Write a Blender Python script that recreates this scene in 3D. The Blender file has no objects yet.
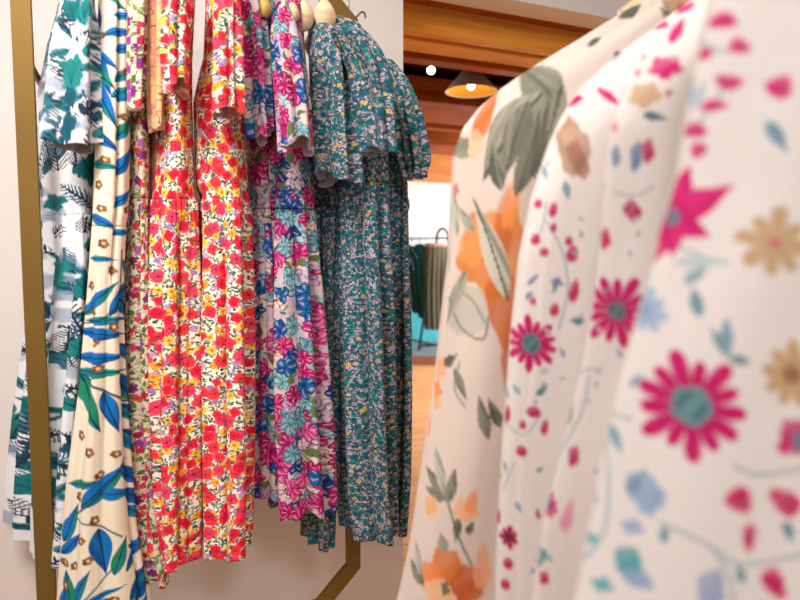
import bpy, bmesh, math, random
import numpy as np
from mathutils import Vector
sc = bpy.context.scene
COL = sc.collection
PI = math.pi

# ---------------------------------------------------------------- camera, world, light, exposure
H = 1.30                      # eye height
F = 620.0                     # focal length in pixels of an 800 px wide frame
PITCH = math.radians(4.2)
cam_d = bpy.data.cameras.new('camera'); cam = bpy.data.objects.new('camera', cam_d); COL.objects.link(cam)
cam.location = (0, 0, H); cam.rotation_euler = (PI/2 - PITCH, 0, 0)
cam_d.sensor_width = 36; cam_d.lens = F/800*36; cam_d.clip_start = 0.02
cam_d.dof.use_dof = True; cam_d.dof.focus_distance = 1.40
cam_d.dof.aperture_fstop = 2.9
sc.camera = cam
sc.view_settings.view_transform = 'Standard'; sc.view_settings.look = 'None'
sc.view_settings.gamma = 1; sc.view_settings.use_curve_mapping = False
sc.view_settings.exposure = 0.16
w = bpy.data.worlds.new('world'); sc.world = w; w.use_nodes = True
w.node_tree.nodes['Background'].inputs[0].default_value = (.97, .95, 1.0, 1)
w.node_tree.nodes['Background'].inputs[1].default_value = 0.30

def area(name, loc, target, size, power, color=(1, 1, 1), sy=None):
    d = bpy.data.lights.new(name, 'AREA'); d.energy = power; d.color = color; d.size = size
    if sy: d.shape = 'RECTANGLE'; d.size_y = sy
    o = bpy.data.objects.new(name, d); COL.objects.link(o); o.location = loc
    o.rotation_euler = (Vector(target) - Vector(loc)).to_track_quat('-Z', 'Y').to_euler()
    return o
area('ceiling_light_area', (-0.65, .25, 2.68), (-.3, 1.55, 1.2), .6, 16, (1, .94, .88)).data.spread = 1.7
area('fill_area_left', (-2.0, -2.2, 2.62), (-.2, 1.3, 1.1), 1.2, 24, (.95, .97, 1))  # added unseen fill lamp, set high so the dresses shadow the lower wall
area('fill_area_right', (.62, -1.35, 2.66), (-.05, 1.1, 1.1), .45, 26, (1, .97, .95))  # unseen lamp added so each near dress shades the one behind it
area('back_window_daylight', (3.6, 5.8, 1.9), (.2, 8.2, 1.4), 1.8, 260, (.95, .98, 1))
area('back_room_daylight', (2.4, 4.6, 1.8), (.1, 5.6, 0), 1.1, 85, (1, .96, .9))

# ---------------------------------------------------------------- helpers
rng = np.random.default_rng(7)
def lin(c):
    c = np.asarray(c, float)/255.0
    return np.where(c <= .04045, c/12.92, ((c+.055)/1.055)**2.4)
def c4(r, g, b): return tuple(float(x) for x in lin((r, g, b))) + (1.0,)

def unproject(px, py, Y):
    """point at distance Y (world y) seen at photo pixel px, py"""
    px = np.asarray(px, float); py = np.asarray(py, float)
    xr = (px-400)/F; yr = (300-py)/F
    dy = math.cos(PITCH) + yr*math.sin(PITCH); dz = -math.sin(PITCH) + yr*math.cos(PITCH)
    return np.stack([xr/dy*Y, np.ones_like(xr)*Y, H + dz/dy*Y], -1)
def P(px, py, Y): return Vector([float(v) for v in unproject(px, py, Y)])

def tag(o, label=None, cat=None, group=None, kind=None):
    if label: o['label'] = label
    if cat: o['category'] = cat
    if group: o['group'] = group
    if kind: o['kind'] = kind
    return o
def empty(name, loc, label, cat, group=None):
    o = bpy.data.objects.new(name, None); COL.objects.link(o); o.location = loc; o.empty_display_size = .05
    return tag(o, label, cat, group)
def link(name, me, mats, parent=None):
    o = bpy.data.objects.new(name, me)
    for m in (mats if isinstance(mats, (list, tuple)) else [mats]): me.materials.append(m)
    COL.objects.link(o)
    if parent is not None:
        o.parent = parent; o.location = -Vector(parent.location) if parent.parent is None else (0, 0, 0)
    return o
def bm_obj(name, bm, mats, parent=None, smooth=False, bevel=0, kind=None):
    me = bpy.data.meshes.new(name); bmesh.ops.recalc_face_normals(bm, faces=bm.faces[:]); bm.to_mesh(me); bm.free()
    if smooth:
        for p in me.polygons: p.use_smooth = True
    o = link(name, me, mats, parent)
    if bevel:
        b = o.modifiers.new('bevel', 'BEVEL'); b.width = bevel; b.segments = 2; b.limit_method = 'ANGLE'
    if kind: o['kind'] = kind
    return o
def prism(bm, pts_a, pts_b):
    """closed solid between two matching polygons"""
    a = [bm.verts.new(p) for p in pts_a]; b = [bm.verts.new(p) for p in pts_b]
    n = len(a); bm.faces.new(a); bm.faces.new(b[::-1])
    for i in range(n): bm.faces.new((a[i], b[i], b[(i+1) % n], a[(i+1) % n]))
def boxv(bm, o, u, v, w_):
    o, u, v, w_ = map(Vector, (o, u, v, w_))
    prism(bm, [o, o+u, o+u+v, o+v], [o+w_, o+u+w_, o+u+v+w_, o+v+w_])
def tubepath(bm, pts, r, seg=10, closed=False, radii=None):
    pts = [Vector(p) for p in pts]; n = len(pts); rings = []
    up = Vector((.13, .21, .97)).normalized()
    for i, p in enumerate(pts):
        if closed: t = pts[(i+1) % n]-pts[i-1]
        else: t = pts[min(i+1, n-1)]-pts[max(i-1, 0)]
        t.normalize(); s = t.cross(up)
        if s.length < .2: s = t.cross(Vector((1, 0, .1)))
        s.normalize(); q = s.cross(t); rr = radii[i] if radii else r
        rings.append([bm.verts.new(p + (s*math.cos(2*PI*k/seg)+q*math.sin(2*PI*k/seg))*rr) for k in range(seg)])
    for i in range(n if closed else n-1):
        A, B = rings[i], rings[(i+1) % n]
        for k in range(seg): bm.faces.new((A[k], A[(k+1) % seg], B[(k+1) % seg], B[k]))
    if not closed: bm.faces.new(rings[0][::-1]); bm.faces.new(rings[-1])
def lathe(bm, prof, c, seg=48):
    rings = [[bm.verts.new((c[0]+r*math.cos(2*PI*k/seg), c[1]+r*math.sin(2*PI*k/seg), c[2]+z)) for k in range(seg)] for r, z in prof]
    for A, B in zip(rings, rings[1:]):
        for k in range(seg): bm.faces.new((A[k], A[(k+1) % seg], B[(k+1) % seg], B[k]))
    return rings
def smooth_path(pts, n=8):
    pts = [Vector(p) for p in pts]; out = []
    for i in range(len(pts)-1):
        p0 = pts[max(i-1, 0)]; p1 = pts[i]; p2 = pts[i+1]; p3 = pts[min(i+2, len(pts)-1)]
        for k in range(n):
            t = k/n
            out.append(.5*((2*p1)+(p2-p0)*t+(2*p0-5*p1+4*p2-p3)*t*t+(3*p1-p0-3*p2+p3)*t**3))
    out.append(pts[-1]); return out

# ---------------------------------------------------------------- node shorthand
class S:
    """a shader socket with arithmetic"""
    def __init__(s, nt, sock): s.nt = nt; s.k = sock
    def _m(s, op, o=None, o2=None, clamp=False):
        n = s.nt.nodes.new('ShaderNodeMath'); n.operation = op; n.use_clamp = clamp
        for i, q in enumerate((s, o, o2)):
            if q is None: continue
            if isinstance(q, S): s.nt.links.new(q.k, n.inputs[i])
            else: n.inputs[i].default_value = q
        return S(s.nt, n.outputs[0])
    def __add__(s, o): return s._m('ADD', o)
    def __sub__(s, o): return s._m('SUBTRACT', o)
    def __mul__(s, o): return s._m('MULTIPLY', o)
    def __truediv__(s, o): return s._m('DIVIDE', o)
    def absv(s): return s._m('ABSOLUTE')
    def cos(s): return s._m('COSINE')
    def sin(s): return s._m('SINE')
    def frac(s): return s._m('FRACT')
    def pw(s, e): return s._m('POWER', e)
    def lt(s, o): return s._m('LESS_THAN', o)
    def gt(s, o): return s._m('GREATER_THAN', o)
    def mn(s, o): return s._m('MINIMUM', o)
    def mx(s, o): return s._m('MAXIMUM', o)
    def neg(s): return s._m('MULTIPLY', -1.0)
    def step(s, wdt):                       # soft step of (value > 0) over a width
        return (s/wdt+.5)._m('ADD', 0.0, None, True)
class Mat:
    def __init__(self, name, rough=.8, spec=.25):
        m = bpy.data.materials.new(name); m.use_nodes = True; self.m = m; self.nt = m.node_tree
        self.b = self.nt.nodes['Principled BSDF']; self.b.inputs['Roughness'].default_value = rough
        self.b.inputs['Specular IOR Level'].default_value = spec
    def node(self, t, **kw):
        n = self.nt.nodes.new(t)
        for k, v in kw.items(): setattr(n, k, v)
        return n
    def attr(self, nm):
        n = self.node('ShaderNodeAttribute', attribute_name=nm); return n
    def xy(self, vec):
        n = self.node('ShaderNodeSeparateXYZ'); self.nt.links.new(vec, n.inputs[0]); return S(self.nt, n.outputs[0]), S(self.nt, n.outputs[1])
    def xyz(self, vec):
        n = self.node('ShaderNodeSeparateXYZ'); self.nt.links.new(vec, n.inputs[0]); return [S(self.nt, o) for o in n.outputs]
    def comb(self, x, y, z=None):
        n = self.node('ShaderNodeCombineXYZ')
        for i, q in enumerate((x, y, z)):
            if q is None: continue
            if isinstance(q, S): self.nt.links.new(q.k, n.inputs[i])
            else: n.inputs[i].default_value = q
        return n.outputs[0]
    def noise(self, vec, scale, detail=2, rough=.5):
        n = self.node('ShaderNodeTexNoise'); n.inputs['Scale'].default_value = scale; n.inputs['Detail'].default_value = detail
        n.inputs['Roughness'].default_value = rough
        self.nt.links.new(vec, n.inputs['Vector']); return S(self.nt, n.outputs[0])
    def vor(self, vec, rnd=.85, feature='F1'):
        n = self.node('ShaderNodeTexVoronoi', voronoi_dimensions='2D', feature=feature)
        n.inputs['Scale'].default_value = 1; n.inputs['Randomness'].default_value = rnd
        self.nt.links.new(vec, n.inputs['Vector']); return n
    def mix(self, a, b, f):
        n = self.node('ShaderNodeMix', data_type='RGBA')
        for q, i in ((a, 6), (b, 7)):
            if isinstance(q, tuple): n.inputs[i].default_value = q
            else: self.nt.links.new(q, n.inputs[i])
        if isinstance(f, S): self.nt.links.new(f.k, n.inputs[0])
        else: n.inputs[0].default_value = f
        return n.outputs[2]
    def ramp(self, f, stops, const=False):
        n = self.node('ShaderNodeValToRGB'); cr = n.color_ramp
        if const: cr.interpolation = 'CONSTANT'
        while len(cr.elements) < len(stops): cr.elements.new(.5)
        for e, (p, c) in zip(cr.elements, stops): e.position = p; e.color = c
        self.nt.links.new(f.k, n.inputs[0]); return n.outputs[0]
    def pick(self, f, cols):                # one of a list of colours, by a random number
        k = len(cols); return self.ramp(f, [(i/k, c) for i, c in enumerate(cols)], True)
    def color(self, c):
        if isinstance(c, tuple): self.b.inputs['Base Color'].default_value = c
        else: self.nt.links.new(c, self.b.inputs['Base Color'])
        return self
    def bump(self, h, strength=.2, dist=.01):
        n = self.node('ShaderNodeBump'); n.inputs['Strength'].default_value = strength; n.inputs['Distance'].default_value = dist
        self.nt.links.new(h.k, n.inputs['Height']); self.nt.links.new(n.outputs[0], self.b.inputs['Normal']); return self
    def coords(self): return self.node('ShaderNodeTexCoord').outputs['Object']
    # --- print motifs in fabric coordinates (metres)
    def fabric(self, wob=.004, wscale=60, k=1.):
        v = self.attr('fabric').outputs['Vector']; x, y = self.xy(v); x = x*k; y = y*k
        nx = self.noise(v, wscale, 1); ny = self.noise(self.comb(x+3.3, y+7.7), wscale, 1)
        return x+(nx-.5)*wob*2, y+(ny-.5)*wob*2
    def cells(self, x, y, cell, seed, rnd=.8):
        X = x/cell+seed*3.17; Y = y/cell+seed*5.71
        n = self.vor(self.comb(X, Y), rnd)
        px, py = self.xy(n.outputs['Position']); cs = self.node('ShaderNodeSeparateColor'); self.nt.links.new(n.outputs['Color'], cs.inputs[0])
        r1, r2, r3 = [S(self.nt, o) for o in cs.outputs]
        return X-px, Y-py, r1, r2, r3
    def polar(self, dx, dy, r1):
        rad = (dx*dx+dy*dy).pw(.5); ang = dy._m('ARCTAN2', dx)+r1*6.283
        return rad, ang
    def flower(self, x, y, cell, seed, keep, r=.42, n=5, lobe=.3, soft=.04, rnd=.7):
        dx, dy, r1, r2, r3 = self.cells(x, y, cell, seed, rnd)
        rad, ang = self.polar(dx, dy, r1)
        petal = (ang*(n/2)).cos().absv()
        edge = (petal*lobe+(1-lobe))*(r2*.3+.7)*r
        mask = (edge-rad).step(soft)*r3.lt(keep)
        return mask, rad/edge, petal, r2, r1
    def leaf(self, x, y, cell, seed, keep, L=.42, W=.16, soft=.03, rnd=.7, ang0=0., spread=6.283):
        dx, dy, r1, r2, r3 = self.cells(x, y, cell, seed, rnd)
        a = r1*spread+ang0; c, s = a.cos(), a.sin()
        u = dx*c+dy*s; v = dy*c-dx*s
        q = u/L; wv = (q*q*-1.+1.)*W
        mask = (wv-v.absv()).step(soft)*r3.lt(keep)
        return mask, u, v, r2
    def frond(self, x, y, cell, seed, keep, L=.45, W=.2, teeth=9., fill=.55, rnd=.7, ang0=0., spread=6.283):
        m, u, v, r2 = self.leaf(x, y, cell, seed, keep, L, W, .02, rnd, ang0, spread)
        st = ((u-v.absv()*1.1)*teeth).frac().lt(fill)
        rib = v.absv().lt(.012)
        return m*st.mx(rib), u, v, r2

def plain(name, col, rough=.8, metal=0, spec=.25, var=0, scale=20, bump=0):
    M = Mat(name, rough, spec); M.b.inputs['Metallic'].default_value = metal
    if var:
        f = M.noise(M.coords(), scale, 4)
        d = tuple(max(0, c*(1-var)) for c in col[:3])+(1,); l = tuple(min(1, c*(1+var)) for c in col[:3])+(1,)
        M.color(M.ramp(f, [(.3, d), (.7, l)]))
        if bump: M.bump(f, bump)
    else: M.color(col)
    return M.m
def emit(name, col, s):
    M = Mat(name); M.b.inputs['Emission Color'].default_value = col; M.b.inputs['Emission Strength'].default_value = s; M.color(col); return M.m
def wood(name, a, b, axis=(1, 8, 8), scale=3, rough=.5):
    M = Mat(name, rough, .1); x, y, z = M.xyz(M.coords())
    v = M.comb(x*axis[0], y*axis[1], z*axis[2]); n = M.noise(v, scale, 5, .6)
    g = ((n*14.).sin()*.5+.5); f = n*.8+g*.2
    M.color(M.ramp(f, [(.25, a), (.75, b)])); M.bump(f, .08, .004)
    return M.m

# ---------------------------------------------------------------- fabrics
def fab_ditsy():
    M = Mat('teal ditsy print', .85); x, y = M.fabric(.003, 140, 1.2)
    dx, dy, r1, r2, r3 = M.cells(x, y, .0056, 1, 1.)
    col = M.pick(r1, [c4(60, 86, 92), c4(186, 174, 190), c4(44, 76, 82), c4(156, 146, 166), c4(112, 104, 126), c4(20, 104, 108), c4(184, 174, 186), c4(84, 108, 112)])
    dk = (dx*dx+dy*dy).gt(.2); col = M.mix(col, c4(56, 78, 86), dk)
    m, rr, pe, q, _ = M.flower(x, y, .0118, 4, .6, .5, 5, .45, rnd=1.); col = M.mix(col, M.mix(M.pick(q, [c4(166, 156, 174), c4(146, 136, 160), c4(182, 172, 184)]), c4(130, 100, 136), rr.lt(.35)), m)
    m, u, v, q = M.leaf(x, y, .011, 9, .7, .5, .2, rnd=1.); col = M.mix(col, M.pick(q, [c4(18, 66, 62), c4(30, 96, 92), c4(104, 120, 108)]), m)
    m, rr, pe, q, _ = M.flower(x, y, .0180, 2, .7, .46, 5, .35, rnd=1.)
    tc = M.pick(q, [c4(8, 112, 118), c4(8, 98, 108), c4(20, 128, 124), c4(24, 92, 116)])
    tc = M.mix(tc, c4(14, 50, 62), rr.lt(.28).mx((pe-.2).lt(0)*rr.gt(.4))); col = M.mix(col, tc, m)
    m, rr, pe, q, _ = M.flower(x, y, .019, 6, .2, .3, 4, .3, rnd=1.); col = M.mix(col, M.mix(c4(206, 170, 104), c4(170, 120, 70), rr.lt(.4)), m)
    return M.color(col).m
def fab_red():
    M = Mat('red and yellow floral print', .8); x, y = M.fabric(.005, 60, 1.35)
    col = c4(252, 240, 216)
    for sd in (3, 8, 14):
        m, u, v, q = M.leaf(x, y, .0125, sd, .75, .46, .2, rnd=1.); col = M.mix(col, M.pick(q, [c4(70, 104, 90), c4(94, 116, 106), c4(56, 88, 80), c4(130, 138, 114)]), m)
    m, rr, pe, q, _ = M.flower(x, y, .012, 12, .3, .4, 4, .4, rnd=1.); col = M.mix(col, M.pick(q, [c4(228, 90, 90), c4(236, 150, 110), c4(190, 150, 196)]), m)
    m, rr, pe, q, _ = M.flower(x, y, .029, 5, .42, .4, 5, .35, rnd=1.)
    t = M.mix(M.pick(q, [c4(178, 148, 200), c4(160, 128, 186), c4(206, 160, 196)]), c4(120, 84, 140), (pe-.25).lt(0)*rr.gt(.3)); col = M.mix(col, t, m)
    m, rr, pe, q, _ = M.flower(x, y, .032, 7, .62, .44, 4, .4, rnd=1.)
    t = M.mix(M.pick(q, [c4(250, 192, 52), c4(246, 170, 40), c4(252, 206, 84)]), c4(206, 110, 30), rr.lt(.3)); t = M.mix(t, c4(226, 140, 30), (pe-.22).lt(0)*rr.gt(.35)); col = M.mix(col, t, m)
    for sd, ce, kp in ((2, .043, .74), (15, .046, .6)):
        m, rr, pe, q, _ = M.flower(x, y, ce, sd, kp, .46, 4, .3, rnd=1.)
        t = M.mix(M.pick(q, [c4(238, 30, 56), c4(230, 24, 62), c4(242, 54, 62), c4(236, 62, 96)]), c4(186, 10, 44), (pe-.16).lt(0)*rr.gt(.25))
        t = M.mix(t, c4(246, 96, 104), rr.gt(.78)*(pe-.5).gt(0)*.6); t = M.mix(t, c4(120, 40, 90), rr.lt(.2)); col = M.mix(col, t, m)
    m, u, v, q = M.leaf(x, y, .016, 31, .18, .42, .15, rnd=1.); col = M.mix(col, c4(52, 84, 72), m)
    return M.color(col).m
def fab_magenta():
    M = Mat('magenta and blue floral print', .75); x, y = M.fabric(.012, 34, 1.05)
    n = M.noise(M.comb(x, y), 45, 2)
    col = M.ramp(n, [(.36, c4(226, 202, 180)), (.5, c4(206, 176, 186)), (.64, c4(170, 186, 190))])
    m, u, v, q = M.leaf(x, y, .021, 3, .6, .48, .22, rnd=1.); col = M.mix(col, M.pick(q, [c4(96, 112, 70), c4(130, 136, 100), c4(70, 110, 110)]), m)
    for sd, ce, kp, n_, cs, ln in ((4, .055, .6, 7, [c4(220, 196, 196), c4(190, 160, 190), c4(232, 210, 184)], c4(110, 60, 100)),
                              (1, .056, .66, 8, [c4(120, 176, 184), c4(96, 156, 170), c4(146, 190, 194)], c4(40, 86, 110)),
                              (6, .052, .42, 5, [c4(16, 84, 156), c4(22, 62, 130), c4(10, 100, 160)], c4(10, 34, 90)),
                              (9, .056, .7, 8, [c4(200, 26, 114), c4(176, 14, 98), c4(216, 56, 136), c4(190, 36, 122)], c4(110, 6, 66)),
                              (19, .05, .4, 7, [c4(200, 26, 114), c4(176, 14, 98), c4(214, 90, 150)], c4(110, 6, 66)),
                              (33, .058, .28, 8, [c4(120, 176, 184), c4(96, 156, 170), c4(206, 180, 190)], c4(40, 86, 110)),
                              (41, .05, .15, 5, [c4(16, 84, 156), c4(10, 100, 160)], c4(10, 34, 90))):
        m, rr, pe, q, _ = M.flower(x, y, ce, sd, kp, .52, n_, .26, .03, 1.)
        t = M.mix(M.pick(q, cs), ln, ((pe-.2).lt(0)*rr.gt(.2)).mx((rr-.93).gt(0)))
        t = M.mix(t, ln, (M.noise(M.comb(x, y), 120, 2)-.53).step(.06)*.6)
        t = M.mix(t, c4(236, 196, 208), ((pe-.93).gt(0))*rr.gt(.35)*rr.lt(.8)*.4)
        t = M.mix(t, ln, rr.lt(.13)); col = M.mix(col, t, m)
    m, rr, pe, q, _ = M.flower(x, y, .043, 21, .22, .3, 6, .3); col = M.mix(col, M.mix(c4(96, 116, 66), c4(60, 76, 40), (pe-.3).lt(0)), m)
    return M.color(col).m
def fab_vine():
    M = Mat('cream vine print', .8); x, y = M.fabric(.006, 40, 1.3)
    col = c4(224, 210, 186)
    li = ((M.noise(M.comb(x, y), 55, 1)-.5).absv()).lt(.014); col = M.mix(col, c4(96, 80, 60), li)
    for sd in (2, 7):
        m, u, v, q = M.leaf(x, y, .021, sd, .62, .48, .2)
        t = M.mix(M.pick(q, [c4(110, 140, 70), c4(80, 116, 60), c4(140, 160, 100)]), c4(50, 70, 40), (v.absv()-.02).lt(0)); col = M.mix(col, t, m)
    m, rr, pe, q, _ = M.flower(x, y, .026, 5, .55, .46, 5, .4)
    t = M.mix(M.pick(q, [c4(206, 38, 66), c4(220, 60, 80), c4(176, 30, 60)]), c4(110, 14, 40), (pe-.25).lt(0)); col = M.mix(col, t, m)
    m, rr, pe, q, _ = M.flower(x, y, .033, 11, .42, .44, 6, .35)
    t = M.mix(M.pick(q, [c4(150, 60, 150), c4(180, 90, 160), c4(126, 44, 120)]), c4(80, 20, 80), (pe-.25).lt(0)); col = M.mix(col, t, m)
    return M.color(col).m
def fab_peach():
    M = Mat('peach print', .8); x, y = M.fabric(.01, 20)
    n = M.noise(M.comb(x*1.5, y), 16, 2)
    col = M.ramp(n, [(.35, c4(226, 190, 162)), (.46, c4(230, 164, 120)), (.52, c4(236, 190, 130)), (.6, c4(220, 146, 124)), (.7, c4(210, 176, 160))])
    li = ((M.noise(M.comb(x, y), 28, 1)-.52).absv()).lt(.01); col = M.mix(col, c4(150, 96, 80), li)
    return M.color(col).m
def fab_painted(name):
    M = Mat(name, .8); return M.color(M.attr('print_color').outputs['Color']).m

# ---------------------------------------------------------------- painting motifs at fabric points
class Paint:
    def __init__(s, base): s.base = lin(base); s.ops = []
    def add(s, fn): s.ops.append(fn); return s
    def run(s, x, y):
        c = np.tile(s.base, (x.size, 1)).reshape(x.shape+(3,))
        for f in s.ops: f(x, y, c)
        return c
    @staticmethod
    def blend(c, m, col): c += m[..., None]*(lin(col)-c)
    def leaf(s, x0, y0, x1, y1, wd, col, col2=None, bend=0, vein=None):
        L = math.hypot(x1-x0, y1-y0); ux, uy = (x1-x0)/L, (y1-y0)/L
        def f(x, y, c):
            u = ((x-x0)*ux+(y-y0)*uy)/L; v = (y-y0)*ux-(x-x0)*uy
            v = v-bend*np.sin(np.clip(u, 0, 1)*PI)
            uu = np.clip(u, 0, 1); wv = wd*.5*np.sin(uu**.72*PI)**1.15
            m = np.clip((wv-np.abs(v))/.8+.5, 0, 1)*(u > 0)*(u < 1)
            Paint.blend(c, m, col)
            if col2 is not None: Paint.blend(c, m*np.clip(v/1.5+.5, 0, 1)*(.55+.45*np.sin(uu*9+v*.6)), col2)
            if vein is not None: Paint.blend(c, m*(np.abs(v) < max(.5, wd*.045)), vein)
        return s.add(f)
    def blob(s, cx, cy, rx, ry, col, rot=0, wob=.15, k=5, a=1.0, soft=1.2, seed=0):
        cr, sr = math.cos(rot), math.sin(rot); wob = wob*(.5 if soft >= 2 else 1)
        def f(x, y, c):
            dx, dy = x-cx, y-cy; u = (dx*cr+dy*sr)/rx; v = (dy*cr-dx*sr)/ry
            r = np.hypot(u, v); t = np.arctan2(v, u)
            e = 1+wob*np.sin(k*t+seed)+wob*.5*np.sin((2*k+1)*t+seed*2.3)
            tex = .93+.07*np.sin(u*2.6+1.8*np.sin(v*2.1+seed)+rot*3+seed) if soft >= 2 else 1
            Paint.blend(c, a*tex*np.clip((e-r)*min(rx, ry)/soft+.5, 0, 1), col)
        return s.add(f)
    def daisy(s, cx, cy, r, n, col, dark, cen, rc, ph=0, sx=1., cendark=(60, 80, 90)):
        def f(x, y, c):
            dx, dy = (x-cx)/sx, y-cy; rad = np.hypot(dx, dy); t = np.arctan2(dy, dx)+ph
            k = t*n/(2*PI); idx = np.floor(k); fr = np.abs(k-idx-.5)*2
            ln = .9+.1*np.sin(idx*2.7+ph*3)
            tt = np.clip((rad-rc*.8)/(r*ln-rc*.8), 0, 1)
            m = np.clip((np.sqrt(1-tt**2.6)-fr)*rad*PI/n/1.5+.5, 0, 1)*(rad < r*ln); Paint.blend(c, m, col)
            Paint.blend(c, m*np.clip((fr-.7)*3, 0, 1)*.5, dark)
            Paint.blend(c, m*np.clip(1.6-rad/rc*.8, 0, 1)*.6, dark)
            Paint.blend(c, np.clip((rc*(1+.05*np.sin(5*t))-rad)/1.5+.5, 0, 1), cen)
            Paint.blend(c, (np.abs(rad-rc*.55) < rc*.16)*.7*(np.sin(t*2) > -.4), cendark)
        return s.add(f)
    def frond(s, x0, y0, x1, y1, wd, col, teeth=9, fill=.5):
        L = math.hypot(x1-x0, y1-y0); ux, uy = (x1-x0)/L, (y1-y0)/L
        def f(x, y, c):
            u = ((x-x0)*ux+(y-y0)*uy)/L; v = (y-y0)*ux-(x-x0)*uy; uu = np.clip(u, 0, 1)
            wv = wd*.5*np.sin(uu**.7*PI)**.7; m = np.clip((wv-np.abs(v))/.8+.5, 0, 1)*(u > 0)*(u < 1)
            st = (((u*L-np.abs(v)*1.2)*teeth/L) % 1.0) < fill
            Paint.blend(c, np.maximum(m*st, (np.abs(v) < .6)*(u > 0)*(u < 1)), col)
        return s.add(f)
    def line(s, pts, wd, col, a=1.0):
        sp = np.array([tuple(p)[:2] for p in smooth_path([(p[0], p[1], 0) for p in pts], 6)])
        def f(x, y, c):
            d = np.full(x.shape, 1e9)
            for (ax, ay), (bx, by) in zip(sp, sp[1:]):
                vx, vy = bx-ax, by-ay; t = np.clip(((x-ax)*vx+(y-ay)*vy)/(vx*vx+vy*vy+1e-9), 0, 1)
                d = np.minimum(d, np.hypot(x-ax-vx*t, y-ay-vy*t))
            Paint.blend(c, a*np.clip((wd*.5-d)/1.2+.5, 0, 1), col)
        return s.add(f)

# ---------------------------------------------------------------- cloth lofts
def grid_mesh(name, pos, fab, colr=None):
    nr, nc = pos.shape[:2]; me = bpy.data.meshes.new(name)
    me.vertices.add(nr*nc); me.vertices.foreach_set('co', pos.reshape(-1).astype(np.float32))
    i = np.arange((nr-1)*(nc-1)); r_, c_ = i//(nc-1), i % (nc-1); v0 = r_*nc+c_
    q = np.stack([v0, v0+nc, v0+nc+1, v0+1], 1).astype(np.int32)
    me.loops.add(q.size); me.loops.foreach_set('vertex_index', q.reshape(-1))
    me.polygons.add(len(q)); me.polygons.foreach_set('loop_start', np.arange(0, q.size, 4, dtype=np.int32))
    me.polygons.foreach_set('use_smooth', np.ones(len(q), dtype=bool))
    a = me.attributes.new('fabric', 'FLOAT_VECTOR', 'POINT'); a.data.foreach_set('vector', fab.reshape(-1).astype(np.float32))
    if colr is not None:
        a = me.attributes.new('print_color', 'FLOAT_COLOR', 'POINT')
        a.data.foreach_set('color', np.concatenate([colr, np.ones(colr.shape[:2]+(1,))], -1).reshape(-1).astype(np.float32))
    me.update(calc_edges=True); me.validate(); return me
def sm(a, k):
    if k < 2: return a
    p = np.concatenate([2*a[0]-a[1:k+1][::-1], a, 2*a[-1]-a[-k-1:-1][::-1]]); w_ = np.hanning(2*k+1); w_ /= w_.sum()
    return np.convolve(p, w_, 'same')[k:-k]
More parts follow.
